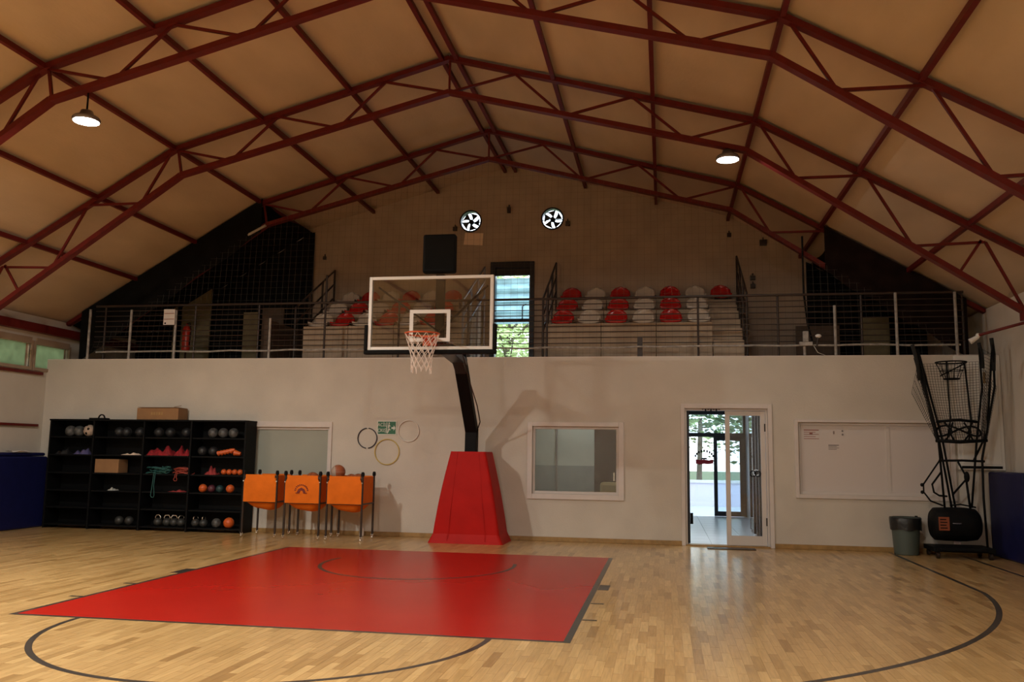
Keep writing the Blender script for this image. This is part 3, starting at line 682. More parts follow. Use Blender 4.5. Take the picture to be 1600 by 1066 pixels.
# ------------------------------------------------------------------ gallery: bleachers
def bleacher(x0, x1, lab):
    t = thing('bleacher', lab, 'bleacher', ((x0+x1)/2, 3.9, 3.08))
    for k, (y, z) in enumerate(((2.95, 3.88), (3.70, 4.235), (4.45, 4.585))):
        y1 = y+.75 if k < 2 else YG-.01
        n = 3; w = (x1-x0)/n
        for i in range(n): B(x0+i*w+.004, x0+(i+1)*w-.004, y, y1-.002, 3.08, z).build('tier_block', M_['tier'], t, bevel=.006)
    return t
bleacher(-3.70, -.95, 'left pale block bleacher of three tiers behind the backboard'); bleacher(1.10, 4.10, 'right pale block bleacher of three tiers with red and white seats')
def steps(x0, x1, lab):
    t = thing('stair', lab, 'stair', ((x0+x1)/2, 3.9, 3.08))
    zz = [3.53, 3.80, 4.02, 4.235, 4.41, 4.585]
    for i, z in enumerate(zz):
        y = 2.95-.12+.36*i; B(x0, x1, y, (y+.36 if i < 5 else YG-.01), 3.08, z).build('step', M_['tier'], t, bevel=.005)
steps(4.105, 4.64, 'pale block steps beside the right end of the right bleacher')
steps(-.945, -.55, 'pale block steps beside the right end of the left bleacher')
# seats
def seat(mt):
    t = thing('stadium_seat', 's', 'seat', (0, 0, 0)); n = 9; vs = []; w = .21
    prof = [(-.17, .02), (-.19, .075), (-.13, .085), (.02, .07), (.12, .09), (.16, .18), (.185, .28), (.19, .33), (.185, .345)]
    m = MB(); half = [(.19), (.20), (.205), (.21), (.21), (.205), (.19), (.14), (.06)]
    for (y, z), hw in zip(prof, half):
        for i in range(n):
            u = -1+2*i/(n-1); vs.append((u*hw, y-.05*u*u*(1 if z > .08 else 0), z+(.03*u*u if z < .15 else -.045*u**4)))
    k = len(prof); th = len(vs); vs += [(x, y+.012, z-.012) for x, y, z in vs]; fs = []
    for r in range(k-1):
        for i in range(n-1):
            a = r*n+i; fs += [(a, a+1, a+n+1, a+n), (th+a, th+a+n, th+a+n+1, th+a+1)]
    edge = [i for i in range(n)]+[r*n+n-1 for r in range(1, k)]+[(k-1)*n+i for i in range(n-2, -1, -1)]+[r*n for r in range(k-2, 0, -1)]
    for a, b in zip(edge, edge[1:]+edge[:1]): fs.append((a, th+a, th+b, b))
    m.add(vs, fs); m.build('seat_shell', M_[mt], t, smooth=True)
    B(-.13, .13, -.12, .12, 0, .06).build('mount', M_['black'], t)
    return t
sr, sw = seat('seatred'), seat('seatwhite'); used = {'r': False, 'w': False}
ords = ['first', 'second', 'third', 'fourth', 'fifth', 'sixth', 'seventh']; rows = ['front', 'middle', 'back']
def put(x, y, z, c, lab, grp):
    src = sr if c == 'r' else sw
    if not used[c]: used[c] = True; src.location = (x, y, z); src['label'] = lab; src['group'] = grp; return
    dup(src, (x, y, z), lab, grp)
for r, (y, z) in enumerate(((3.25, 3.88), (4.0, 4.235), (4.72, 4.585))):
    for i in range(7 if r == 2 else 6):
        c = 'rwrwrwr'[i]; x = 1.36+.502*i
        put(x, y, z, c, '%s plastic seat, %s from the left in the %s row of the right bleacher' % ({'r': 'red', 'w': 'white'}[c], ords[i], rows[r]), 'plastic seats on the right bleacher')
for r, (y, z) in enumerate(((3.25, 3.88), (4.0, 4.235), (4.72, 4.585))):
    for i in range(6):
        c = 'wrwrwr'[i]; x = -3.46+.455*i
        put(x, y, z, c, '%s plastic seat, %s from the left in the %s row of the left bleacher' % ({'r': 'red', 'w': 'white'}[c], ords[i], rows[r]), 'plastic seats on the left bleacher')
# sloped hand rails beside the stairs
def slope_rail(x, ya, yb, za, zb, h, lab, mt='rail', x2=None):
    t = thing('hand_rail', lab, 'hand rail', (x, ya, za)); n = 4; x2 = x if x2 is None else x2
    P = lambda f: (x+(x2-x)*f, ya+(yb-ya)*f, za+(zb-za)*f)
    for k in range(n):
        p = P(k/(n-1)); MB().tube((p[0], p[1], 3.08), (p[0], p[1], p[2]+h), .022).build('baluster', M_[mt], t)
    for hh in (h, h*.68, h*.36):
        p, q = P(0), P(1); MB().tube((p[0], p[1], p[2]+hh), (q[0], q[1], q[2]+hh), .02).build('rail_tube', M_[mt], t)
slope_rail(-3.85, 2.9, 4.85, 3.30, 4.45, .95, 'sloping hand rail at the left end of the left bleacher')
slope_rail(-.50, 2.9, 4.85, 3.40, 4.45, .95, 'pale metal hand rail between the left bleacher and the upper door', 'galv')
slope_rail(1.03, 2.9, 4.85, 3.40, 4.50, .95, 'dark sloping hand rail at the left end of the right bleacher')
slope_rail(4.70, 2.9, 4.85, 3.40, 4.50, 1.0, 'dark sloping hand rail beside the block steps at the right')
# guard rail
YR = 2.25
gr = thing('guard_rail', 'dark metal guard rail with thin horizontal bars along the gallery edge', 'railing', (0, YR, HW+.012))
MB().tube((-7.7, YR, 4.215), (8.1, YR, 4.225), .022).build('top_rail', M_['rail'], gr)
for k in range(8): MB().tube((-7.7, YR, 3.42+.1*k), (8.1, YR, 3.42+.1*k), .009, 6).build('rail_bar', M_['rail'], gr)
for x in (-7.5, -5.6, -4.3, -2.98, -1.55, -.25, 1.19, 3.82, 5.15, 6.5, 8.08): MB().tube((x, YR+.02, HW+.012), (x, YR+.02, 4.22), .02).build('post', M_['rail'], gr)
B(2.78, 2.87, YR-.03, YR+.03, HW+.012, 3.52).build('short_post', M_['rail'], gr)
MB().tube((-2.98, YR+.03, 4.2), (-2.98, YR+.03, 4.75), .02).build('post', M_['rail'], gr)
# pale posts and rail holding the ball stop net
nr = thing('net_frame', 'pale posts and low pale rail holding the ball stop net over the gallery edge', 'net frame', (0, YR-.06, HW+.012))
for x, z in ((-7.78, 4.15), (-6.90, 4.13), (-5.96, 4.11), (-4.03, 3.93), (5.56, 3.40), (6.06, 4.02), (7.03, 4.22), (7.95, 4.22)): MB().tube((x, YR-.06, HW+.012), (x, YR-.06, z), .024).build('post', M_['railpost'], nr)
m = MB(); rnd = random.Random(3); pts = [(-7.6+.4*i, YR-.06, 3.315+.012*rnd.uniform(-1, 1)+.0009*i) for i in range(40)]; m.path(pts, .017, 6); m.build('bottom_rail', M_['railpost'], nr)
# ball stop net
m = MB(); yn = YR+.12; sp_ = .12
x = -7.9
while x < 8.1:
    zt = (7.0-.257*abs(x) if abs(x) < 4.42 else 5.86-.673*(abs(x)-4.42)); zt = min(zt, roofz(x)-.3)
    if zt > 3.3:
        yt = 2.53; m.add([(x-.0013, yn, HW+.02), (x+.0013, yn, HW+.02), (x+.0013, yt, zt), (x-.0013, yt, zt), (x, yn+.003, HW+.02), (x, yt+.003, zt)], [(0,1,2,3),(1,4,5,2),(4,0,3,5)])
    x += sp_
z = HW+.08
while z < 6.95:
    xl = 4.42+(5.86-z)/.673 if z < 5.86 else max(0, (7.0-z)/.257); xl = min(xl, 7.9)
    f = (z-HW)/(7.0-HW); y = yn+(2.53-yn)*f
    m.add([(-xl, y, z-.0008), (xl, y, z-.0008), (xl, y, z+.0008), (-xl, y, z+.0008), (-xl, y+.003, z), (xl, y+.003, z)], [(0,1,2,3),(3,2,5,4),(0,4,5,1)])
    z += sp_
tag(m.build('ball_stop_net', M_['netgrey']), 'thin grey ball stop net stretched from the gallery edge up to the farthest truss', 'net')

# tarpaulins at both ends of the gallery
def sheet(fn, nu, nv, name, mt, par, th=.01):
    m = MB(); vs = [fn(i/nu, j/nv) for j in range(nv+1) for i in range(nu+1)]; n = len(vs); W_ = nu+1
    vs2 = [(x, y+th, z+th*.5) for x, y, z in vs]; fs = []
    for j in range(nv):
        for i in range(nu):
            a = j*W_+i; fs += [(a, a+1, a+W_+1, a+W_), (n+a, n+a+W_, n+a+W_+1, n+a+1)]
    m.add(vs+vs2, fs); return m.build(name, M_[mt], par, smooth=True)
def tarp_roof(s, xa, xb, sag):
    def fn(u, v):
        x = xa+(xb-xa)*u; y = 2.72+(YG-.05-2.72)*v; z = roofz(x)-.13-sag*(.5+.5*math.sin(7*u+5*v))*math.sin(PI*min(1, v*1.0))
        return (x, y, z)
    return fn
tl = thing('tarpaulin', 'black tarpaulin lining the roof and back of the left end of the gallery', 'tarpaulin', (-6.5, 3.8, 3.08))
sheet(tarp_roof(-1, -8.55, -4.45, .12), 40, 16, 'roof_sheet', 'tarp', tl)
sheet(lambda u, v: (-8.55+4.17*u, YG-.1-.05*math.sin(u*60), 3.08+(roofz(-8.55+4.17*u)-.15-3.08)*v), 120, 6, 'hanging_sheet', 'tarp', tl)
tr_ = thing('tarpaulin', 'dark tarpaulin lining the roof and back of the right end of the gallery', 'tarpaulin', (7.2, 3.8, 3.08))
sheet(tarp_roof(1, 6.15, 8.25, .10), 24, 16, 'roof_sheet', 'tarpred', tr_)
sheet(lambda u, v: (6.05+2.2*u, YG-.1-.05*math.sin(u*40), 3.08+(roofz(6.05+2.2*u)-.15-3.08)*v), 80, 6, 'hanging_sheet', 'tarp', tr_)
def valance(s, xa, xb):
    zt_ = lambda x: 6.30-.586*(abs(x)-4.55)+.04; zb_ = lambda x: 5.86-.673*(abs(x)-4.42)-.10
    def fn(u, v):
        x = s*(xa+(xb-xa)*u); return (x, 2.565-.015*math.sin(23*u)*v, zt_(x)+(zb_(x)-.05*math.sin(9*u)**2-zt_(x))*v)
    return fn
sheet(valance(-1, 4.50, 8.25), 60, 6, 'front_valance', 'tarp', tl, .004)
sheet(valance(1, 6.0, 8.25), 40, 6, 'front_valance', 'tarpred', tr_, .004)
tag(B(-4.44, -4.36, 2.8, YG-.01, 3.08, 4.0).build('low_partition', M_['plywood2']), 'low brown partition left of the left bleacher', 'partition')
# boards stored at the left end
m = MB().prism([(-7.25, 3.08), (-6.58, 3.08), (-6.58, 4.98), (-7.25, 4.58)], 4.55, 4.60); o = tag(m.build('leaning_board', M_['plywood']), 'tall pale board with slanted top at the dark left end of the gallery', 'board')
tag(B(-5.76, -5.42, 4.5, 4.55, 3.08, 4.44).build('leaning_board', M_['plywood']), 'short narrow pale board at the dark left end of the gallery', 'board')
tag(B(-5.35, -4.86, 4.55, 4.60, 3.08, 4.54).build('leaning_board', M_['plywood2']), 'brown board right of the short pale board on the gallery', 'board')
tag(B(-7.42, -7.36, 4.5, 4.56, 3.08, 4.62).build('pole', M_['plywood']), 'thin pale upright pole beside the tall slanted board', 'pole')
tag(B(5.75, 6.55, 4.4, 4.45, 3.08, 4.0).build('leaning_board', M_['plywood2']), 'brown board low at the right end of the gallery', 'board')
tag(B(6.95, 7.45, 4.4, 4.45, 3.08, 4.15).build('leaning_board', M_['plywood']), 'pale slatted board in the dark right end of the gallery', 'board')
# wire: vertical cable at right end
tag(MB().path([(5.62, 2.5, 5.30), (5.62, 2.5, 4.3), (5.66, 2.45, 3.75), (5.72, 2.4, 3.45)], .018, 6).build('cable', M_['black']), 'thick dark cable hanging down to the gallery rail at right', 'cable')
# tube fixture
t = thing('tube_light', 'unlit tube light hanging slanted before the black tarpaulin', 'tube light', (-4.55, 2.5, 5.6)); MB().tube((-4.72, 2.48, 5.62), (-4.38, 2.48, 5.79), .016).build('tube', M_['tube'], t); MB().beam((-4.72, 2.52, 5.645), (-4.38, 2.52, 5.815), .05, .03).build('batten', M_['tube'], t)
# sign board on pale post
t = thing('notice_board', 'small white sign with red lines tied to a pale gallery post', 'sign', (-6.06, YR-.13, 3.82)); B(-6.18, -5.95, YR-.12, YR-.105, 3.82, 4.12).build('plate', M_['paper'], t)
m = MB()
for z in (4.04, 3.93): m.box(-6.17, -5.96, YR-.124, YR-.12, z-.008, z+.004)
m.build('print', M_['redprint'], t); MB().lathe([(.018, 0), (.018, .004)], (-6.14, YR-.124, 3.85), 10, 'y').build('dot', M_['black'], t)
# extinguisher
t = thing('fire_extinguisher', 'dim red fire extinguisher on a stand beside the small white sign', 'fire extinguisher', (-6.05, 2.75, 3.08))
MB().lathe([(0, 0), (.10, .01), (.10, .03), (.02, .04), (.02, .3)], (-6.05, 2.75, 3.08), 16).build('stand', M_['rail'], t, smooth=True)
MB().lathe([(0, .3), (.075, .31), (.08, .34), (.08, .72), (.055, .79), (.02, .82), (.02, .85)], (-6.05, 2.75, 3.08), 18).build('cylinder', M_['extred'], t, smooth=True)
MB().path([(-6.05, 2.75, 3.93), (-5.97, 2.72, 3.95), (-5.93, 2.70, 3.8), (-5.95, 2.70, 3.5)], .012, 6).build('hose', M_['black'], t)

# things on the gable wall
def fan(cx, cz, lab):
    t = thing('ventilation_fan', lab, 'fan', (cx, YG+.05, cz-.24)); MB().lathe([(.215, -.02), (.245, -.02), (.245, .12), (.215, .12), (.215, -.02)], (cx, YG, cz), 32, 'y').build('housing', M_['alu'], t, smooth=False)
    for k in range(5):
        a = 2*PI*k/5+.5+cx; m = MB(); vs = []
        for i in range(6):
            r = .04+.165*i/5; w = .27+.30*i/5
            for s in (-1, 1):
                th = a+s*w*.9+.35*(i/5); vs.append((cx+r*math.cos(th), YG+.05+s*.015, cz+r*math.sin(th)))
        n = len(vs); vs += [(x, y+.004, z) for x, y, z in vs]; fs = []
        for i in range(5): fs += [(2*i, 2*i+1, 2*i+3, 2*i+2), (n+2*i, n+2*i+2, n+2*i+3, n+2*i+1), (2*i, 2*i+2, n+2*i+2, n+2*i), (2*i+1, n+2*i+1, n+2*i+3, 2*i+3)]
        m.add(vs, fs+[(0, n, n+1, 1), (10, 11, n+11, n+10)]); m.build('blade', M_['alu'], t)
    MB().lathe([(0, -.01), (.05, -.005), (.055, .07), (0, .08)], (cx, YG+.03, cz), 20, 'y').build('hub', M_['black'], t, smooth=True)
    m = MB(); m.beam((cx-.23, YG+.1, cz), (cx+.23, YG+.1, cz), .018, .012); m.build('bracket', M_['alu'], t)
fan(*FANS[0], 'left round ventilation fan high on the gable, above the beige paper'); fan(*FANS[1], 'right round ventilation fan high on the gable wall')
m = MB().prism([(-.97, 6.19), (-.57, 6.17), (-.585, 5.90), (-1.0, 5.93)], YG-.04, YG-.03)
tag(m.build('paper_sheet', M_['paperbeige']), 'beige paper sheet hanging below the left fan', 'paper')
def junction(x, z, w, h, lab):
    t = thing('junction_box', lab, 'junction box', (x, YG-.03, z)); B(x-w/2, x+w/2, YG-.06, YG, z, z+h).build('box', M_['rail'], t, bevel=.008); MB().tube((x, YG-.02, z+h), (x, YG-.02, z+h+.05), .012).build('conduit', M_['rail'], t)
for a in ((-1.20, 6.24, .09, .09, 'small dark box just left of the left fan'), (-.02, 6.60, .07, .13, 'small dark box between the two fans'), (1.25, 6.28, .09, .1, 'small dark box just right of the right fan'),
          (4.57, 5.94, .08, .08, 'small dark box on the gable under the right truss slope'), (5.24, 5.74, .14, .12, 'larger dark box on the gable under the right truss slope'), (5.02, 5.03, .1, .09, 'dark socket box above the right hand rail, upper one'),
          (5.02, 4.86, .1, .09, 'dark socket box above the right hand rail, lower one'), (-4.15, 5.68, .07, .07, 'small dark box on the gable left of the left bleacher')): junction(*a)
# small boxes on the right part of the rail
t = thing('wall_camera', 'small white camera on the gallery rail at right', 'camera', (5.78, YR-.1, 3.40)); MB().sphere((5.78, YR-.1, 3.50), .04, sc=(1.3, 1, .8)).build('head', M_['white'], t, smooth=True); MB().tube((5.75, YR-.1, 3.33), (5.78, YR-.1, 3.48), .014).build('stalk', M_['rail'], t); MB().path([(5.70, YR-.1, 3.34), (5.76, YR-.12, 3.22), (5.88, YR-.12, 3.17)], .006, 6).build('wire', M_['tube'], t)
t = thing('socket_box', 'pale box standing on the pale low rail at right', 'box', (5.56, YR-.1, 3.34)); B(5.47, 5.68, YR-.14, YR-.08, 3.335, 3.40).build('tray', M_['railpost'], t, bevel=.004); B(5.53, 5.62, YR-.14, YR-.08, 3.40, 3.58).build('box', M_['railpost'], t, bevel=.01)

# ------------------------------------------------------------------ basketball stand
bs = thing('basketball_hoop', 'basketball hoop stand with red padded base and clear backboard', 'basketball hoop', (0, 1.7, 0))
# padded base with soft edges
m = MB(); n = 10; lev = []
for i in range(n+1):
    f = i/n; z = 1.5*f; e = .0+.02*math.sin(PI*f)
    if i == 0: e = .05
    hx = .585+(.30-.585)*f+e; yf = 1.30+(1.36-1.30)*f-e; yb = 2.10-(.10)*f
    lev.append((hx, yf, yb, z))
vs = []; K = 16
def rr(hx, yf, yb, z):
    out = []; cx, cy = 0, (yf+yb)/2; hy = (yb-yf)/2; r = .05
    for (sx, sy, a0) in ((1, 1, 0), (-1, 1, 90), (-1, -1, 180), (1, -1, 270)):
        for q in range(4):
            a = math.radians(a0+q*30); out.append((cx+sx*(hx-r)+r*math.cos(a), cy+sy*(hy-r)+r*math.sin(a), z))
    return out
for l in lev: vs += rr(*l)
fs = []
for i in range(n): fs += [(i*K+j, i*K+(j+1) % K, (i+1)*K+(j+1) % K, (i+1)*K+j) for j in range(K)]
fs += [tuple(range(K))[::-1], tuple(range(n*K, (n+1)*K))]
MB().add(vs, fs).build('base_pad', M_['redpad'], bs, smooth=False, bevel=.0)
m = MB()
for k in range(2):
    x = (-.19, .21)[k]; m.beam((x*1.6, 1.262, .05), (x*.9, 1.355, 1.48), .006, .008)
m.build('pad_seam', M_['redpad'], bs)
MB().beam((0, 1.62, 1.40), (0, 1.64, 1.90), .20, .16, (0, 1, 0)).build('mast', M_['black'], bs, bevel=.01)
MB().beam((0, 1.66, 1.82), (0, .60, 3.02), .20, .15, (0, 1, 0)).build('mast_arm', M_['black'], bs, bevel=.01)
m = MB(); m.beam((0, .72, 2.93), (0, -.70, 3.05), .22, .10); m.prism([(.95, 2.62), (.35, 2.98), (.75, 2.98)], -.09, .09, 'x'); m.build('head_arm', M_['alu'], bs, bevel=.008)
m = MB(); m.box(-.30, .30, -1.10, -.62, 2.92, 3.00); m.build('board_bracket', M_['blackpad'], bs, bevel=.01)
MB().beam((0, -.68, 2.98), (0, -.68, 4.08), .13, .08).build('back_post', M_['black'], bs, bevel=.006)
for s in (-1, 1): MB().beam((s*.80, -1.13, 3.82), (0, -.72, 3.22), .025, .025).build('board_stay', M_['brownmetal'], bs)
# backboard (0.9 half width, 2.90 - 3.95)
yb0 = -1.2; bx0, bx1, bz0, bz1 = -.915, .895, 2.905, 3.96
m = MB(); w = .045
for q in ((bx0, bx0+w, bz0, bz1), (bx1-w, bx1, bz0, bz1), (bx0+w, bx1-w, bz1-w, bz1), (bx0+w, bx1-w, bz0, bz0+w)): m.box(q[0], q[1], yb0, yb0+.06, q[2], q[3])
bb = m.build('backboard_frame', M_['white'], bs, bevel=.004)
B(bx0+w, bx1-w, yb0+.01, yb0+.022, bz0+w, bz1-w).build('backboard_glass', M_['acrylic'], bb)
m = MB(); rx0, rx1, rz0, rz1, w2 = -.305, .285, 3.02, 3.475, .052
for q in ((rx0, rx0+w2, rz0, rz1), (rx1-w2, rx1, rz0, rz1), (rx0+w2, rx1-w2, rz1-w2, rz1), (rx0+w2, rx1-w2, rz0, rz0+w2)): m.box(q[0], q[1], yb0+.004, yb0+.0095, q[2], q[3])
m.build('target_square', M_['white'], bb)
m = MB(); q = .05; m.box(bx0-q, bx1+q, yb0-.02, yb0+.08, bz0-.06, bz0); m.box(bx0-q, bx0-.001, yb0-.02, yb0+.08, bz0, bz0+.36); m.box(bx1+.001, bx1+q, yb0-.02, yb0+.08, bz0, bz0+.36)
m.build('edge_pad', M_['blackpad'], bb, bevel=.012)
# rim, plate and net
RC = (0, -1.6, 3.075)
m = MB(); m.ring(RC, .232, .011, 48, 8); m.build('rim', M_['rim'], bs, smooth=True)
m = MB(); m.box(-.10, .10, -1.215, -1.195, 2.96, 3.10); m.box(-.085, .085, -1.38, -1.215, 3.055, 3.085); m.beam((.07, -1.22, 2.99), (.05, -1.40, 3.06), .02, .02); m.beam((-.07, -1.22, 2.99), (-.05, -1.40, 3.06), .02, .02); m.build('rim_plate', M_['rim'], bs, bevel=.003)
def net_mesh(c, R0, H, nst=12, rows_=7, th=.0045, rend=.6):
    m = MB(); P = {}
    rad = lambda f: R0*(1-(1-rend)*min(1, f*1.5)**.8)
    for r in range(rows_+1):
        f = r/rows_
        for k in range(nst):
            a = 2*PI*(k+.5*(r % 2))/nst; R = rad(f); P[r, k] = (c[0]+R*math.cos(a), c[1]+R*math.sin(a), c[2]-H*f**.95)
    for r in range(rows_):
        for k in range(nst):
            k2 = (k-1) % nst if r % 2 == 0 else (k+1) % nst
            m.tube(P[r, k], P[r+1, k], th, 5); m.tube(P[r, k], P[r+1, k2], th, 5)
    return m
m = net_mesh((0, -1.6, 3.07), .235, .48); rnd = random.Random(2)
for k in range(12):
    a = 2*PI*(k+.5)/12; p = (.13*math.cos(a), -1.6+.13*math.sin(a), 2.60); m.tube(p, (p[0]*1.02, p[1], 2.60-rnd.uniform(.02, .07)), .006, 5)
m.build('net', M_['netwhite'], bs)
t = tag(MB().path([(.16, .10, 3.02), (.19, .55, 2.6), (.20, 1.1, 2.25), (.18, 1.45, 2.0), (.11, 1.6, 1.88)], .010, 6).build('loose_cable', M_['brownmetal']), 'thin loose cable hanging beside the black hoop mast', 'cable')
# shot clock
t = thing('shot_clock', 'black square shot clock box mounted above the backboard', 'shot clock', (0, -.78, 4.08))
B(-.24, .25, -.86, -.72, 4.08, 4.655).build('housing', M_['black'], t, bevel=.03); B(-.20, .21, -.864, -.86, 4.13, 4.61).build('display', M_['blackpad'], t)

# ------------------------------------------------------------------ red-free objects on the front wall
t = thing('exit_sign', 'green and white emergency exit sign between the wall hoops', 'exit sign', (-1.67, YW-.01, 1.775)); B(-1.855, -1.49, YW-.012, YW, 1.775, 2.03).build('plate', M_['exitwhite'], t, bevel=.002)
B(-1.838, -1.507, YW-.014, YW-.012, 1.792, 2.013).build('green_field', M_['exitgreen'], t)
text('ACİL', .085, (-1.76, YW-.015, 1.955), (PI/2, 0, 0), M_['exitwhite'], t, sx=.85); text('ÇIKIŞ', .085, (-1.76, YW-.015, 1.855), (PI/2, 0, 0), M_['exitwhite'], t, sx=.75)
m = MB(); yy = YW-.0165   # running figure and door
m.box(-1.678, -1.665, yy, yy+.002, 1.81, 2.0); m.lathe([(.013, 0), (.013, .002)], (-1.63, yy, 1.985), 12, 'y')
m.prism([(-1.645, 1.965), (-1.62, 1.965), (-1.625, 1.90), (-1.65, 1.90)], yy, yy+.002); m.prism([(-1.65, 1.905), (-1.63, 1.905), (-1.60, 1.865), (-1.615, 1.855)], yy, yy+.002); m.prism([(-1.64, 1.905), (-1.625, 1.905), (-1.635, 1.83), (-1.66, 1.80), (-1.665, 1.81)], yy, yy+.002); m.prism([(-1.62, 1.955), (-1.60, 1.93), (-1.605, 1.925), (-1.63, 1.945)], yy, yy+.002)
m.build('running_figure', M_['exitwhite'], t)
m = MB(); m.prism([(-1.585, 1.915), (-1.545, 1.915), (-1.545, 1.95), (-1.512, 1.90), (-1.545, 1.85), (-1.545, 1.885), (-1.585, 1.885)], yy, yy+.002); m.build('arrow', M_['exitwhite'], t)
tag(MB().ring((-2.03, YW-.014, 1.715), .178, .010, 40, 6, 'y', PI/2+.10, PI/2+PI-.12).add([], []).ring((-2.03, YW-.014, 1.715), .178, .010, 40, 6, 'y', -PI/2+.12, PI/2-.1).build('exercise_hoop', M_['hoopblack'], smooth=True), 'black exercise hoop on the wall left of the exit sign', 'hoop', 'exercise hoops on the wall')
tag(MB().ring((-1.655, YW-.014, 1.475), .225, .010, 48, 6, 'y').build('exercise_hoop', M_['hoopyellow'], smooth=True), 'yellow exercise hoop on the wall below the exit sign', 'hoop', 'exercise hoops on the wall')
tag(MB().ring((-1.265, YW-.014, 1.85), .19, .010, 48, 6, 'y').build('exercise_hoop', M_['hoopwhite'], smooth=True), 'white exercise hoop on the wall right of the exit sign', 'hoop', 'exercise hoops on the wall')
# white wall panel at the right end
t = thing('wall_panel', 'tall white panel door high on the wall behind the shooting machine', 'panel', (8.1, YW-.03, 1.32))
B(7.86, XR-.005, YW-.05, YW, 1.32, 3.155).build('frame', M_['white'], t, bevel=.006); B(7.92, XR-.06, YW-.062, YW-.05, 1.42, 3.09).build('door', M_['white'], t, bevel=.004)
B(8.28, 8.31, YW-.078, YW-.062, 2.70, 2.88).build('handle', M_['base'], t); B(7.90, XR-.05, YW-.056, YW-.05, 1.345, 1.385).build('shade_strip', M_['black'], t)  # black strip stands in for the shadow along the panel bottom

# blue wall pads
def wpad(x0, x1, y0, y1, lab):
    t = thing('wall_pad', lab, 'wall pad', ((x0+x1)/2, (y0+y1)/2, 0)); n = max(1, round((y1-y0)/1.4)); w = (y1-y0)/n
    for i in range(n): B(x0, x1, y0+i*w+.003, y0+(i+1)*w-.003, 0, 1.30).build('cushion', M_['bluepad'], t, bevel=.03)
wpad(XL+.01, XL+.38, -.9, 1.90, 'thick navy blue wall pad at the left edge of the picture')
wpad(XR-.27, XR-.01, -1.9, YW-.03, 'navy blue wall pad at the right edge of the picture')
t = tag(B(XL+.02, XL+.36, .1, 1.85, 1.305, 1.37).build('folded_mat', M_['bluepad'], bevel=.03), 'dark blue folded mat lying on top of the left wall pad', 'mat')
m = MB(); rnd = random.Random(5); nn = 7; vs = []
for j in range(nn):
    for i in range(nn): vs.append((XL+.24+.16*i/(nn-1), .95+.45*j/(nn-1), 1.375+.03*rnd.random()))
n_ = len(vs); vs += [(x, y, z-.003) for x, y, z in vs]; fs = []
for j in range(nn-1):
    for i in range(nn-1): a = j*nn+i; fs += [(a, a+1, a+nn+1, a+nn), (n_+a, n_+a+nn, n_+a+nn+1, n_+a+1)]
tag(MB().add(vs, fs).build('crumpled_paper', M_['paper']), 'crumpled white paper lying on the folded blue mat', 'paper')

# ------------------------------------------------------------------ black shelf unit
SX0, SX1, SY0, SY1, SZ = -8.10, -4.16, 1.72, 2.13, 2.0
su = thing('shelf_unit', 'wide black open shelf unit holding balls against the left wall part', 'shelf unit', ((SX0+SX1)/2, SY0, 0))
bx = [SX0, -7.19, -6.17, -5.23, SX1]; th = .03
B(SX0, SX1, SY1-.012, SY1, .02, SZ).build('back_panel', M_['shelf'], su)
for i, x in enumerate(bx): B(x-th/2 if 0 < i < 4 else (x if i == 0 else x-th), x+th/2 if 0 < i < 4 else (x+th if i == 0 else x), SY0, SY1-.012, 0, SZ-th).build('upright', M_['shelf'], su, bevel=.002)
B(SX0-.01, SX1+.01, SY0-.01, SY1, SZ-th, SZ).build('top_panel', M_['shelf'], su, bevel=.003)
ZS = [.08, .39, .70, 1.02, 1.35, 1.68]
for i in range(4):
    for z in ZS: B(bx[i]+th, bx[i+1]-th, SY0+.01, SY1-.012, z-.024, z).build('shelf', M_['shelf'], su)
def ball(x, y, z, r, mt, lab, name='ball', grp='balls on the black shelf unit', seam=None):
    t = thing(name, lab, 'ball', (x, y, z), grp); MB().sphere((x, y, z+r), r, 18, 12).build('cover', M_[mt], t, smooth=True)
    if seam:
        m = MB()
        for ax in ('x', 'y', 'z'): m.ring((x, y, z+r), r*1.002, r*.018, 32, 4, ax)
        m.build('seam', M_[seam], t)
    return t
yb = 1.86
for k, (x, r, mt, d) in enumerate(((-7.76, .10, 'ballgrey', 'first'), (-7.58, .10, 'ballgrey', 'second'))): ball(x, yb, 1.68, r, mt, 'dim grey mottled ball, %s from the left on the top shelf' % d)
t = ball(-7.37, yb, 1.68, .11, 'cream', 'white ball with dark patches on the top shelf at left'); m = MB()
for a, b in ((.3, -1.2), (1.0, -2.0), (-.5, -1.6), (.2, -2.4)): d = Vector((math.cos(b)*math.cos(a), math.sin(b)*math.cos(a), math.sin(a))); m.lathe([(0, 0), (.03, 0)], (0, 0, 0), 5) if False else m.sphere(Vector((-7.37, yb, 1.79))+d*.09, .03, 8, 6)
m.build('patch', M_['black'], t)
for x, d in ((-6.75, 'first'), (-6.6, 'second'), (-6.33, 'third')): ball(x, yb, 1.68, .09, 'balldark', 'nearly black ball, %s on the top shelf of the second bay' % d, seam='ballgrey')
for x, d in ((-5.95, 'first'), (-5.72, 'second'), (-5.4, 'third')): ball(x, yb, 1.68, .09, 'balldark', 'nearly black ball, %s on the top shelf of the third bay' % d, seam='kettle')
for x, d in ((-4.87, 'left'), (-4.67, 'middle'), (-4.47, 'right')): ball(x, yb, 1.68, .092, 'ballgrey', 'grey mottled ball, %s of three on the top shelf at right' % d)
for x, d in ((-5.06, 'left'), (-4.85, 'right')): ball(x, yb, 1.35, .09, 'balldark', 'dark grey ball, %s one beside the orange shoes' % d)
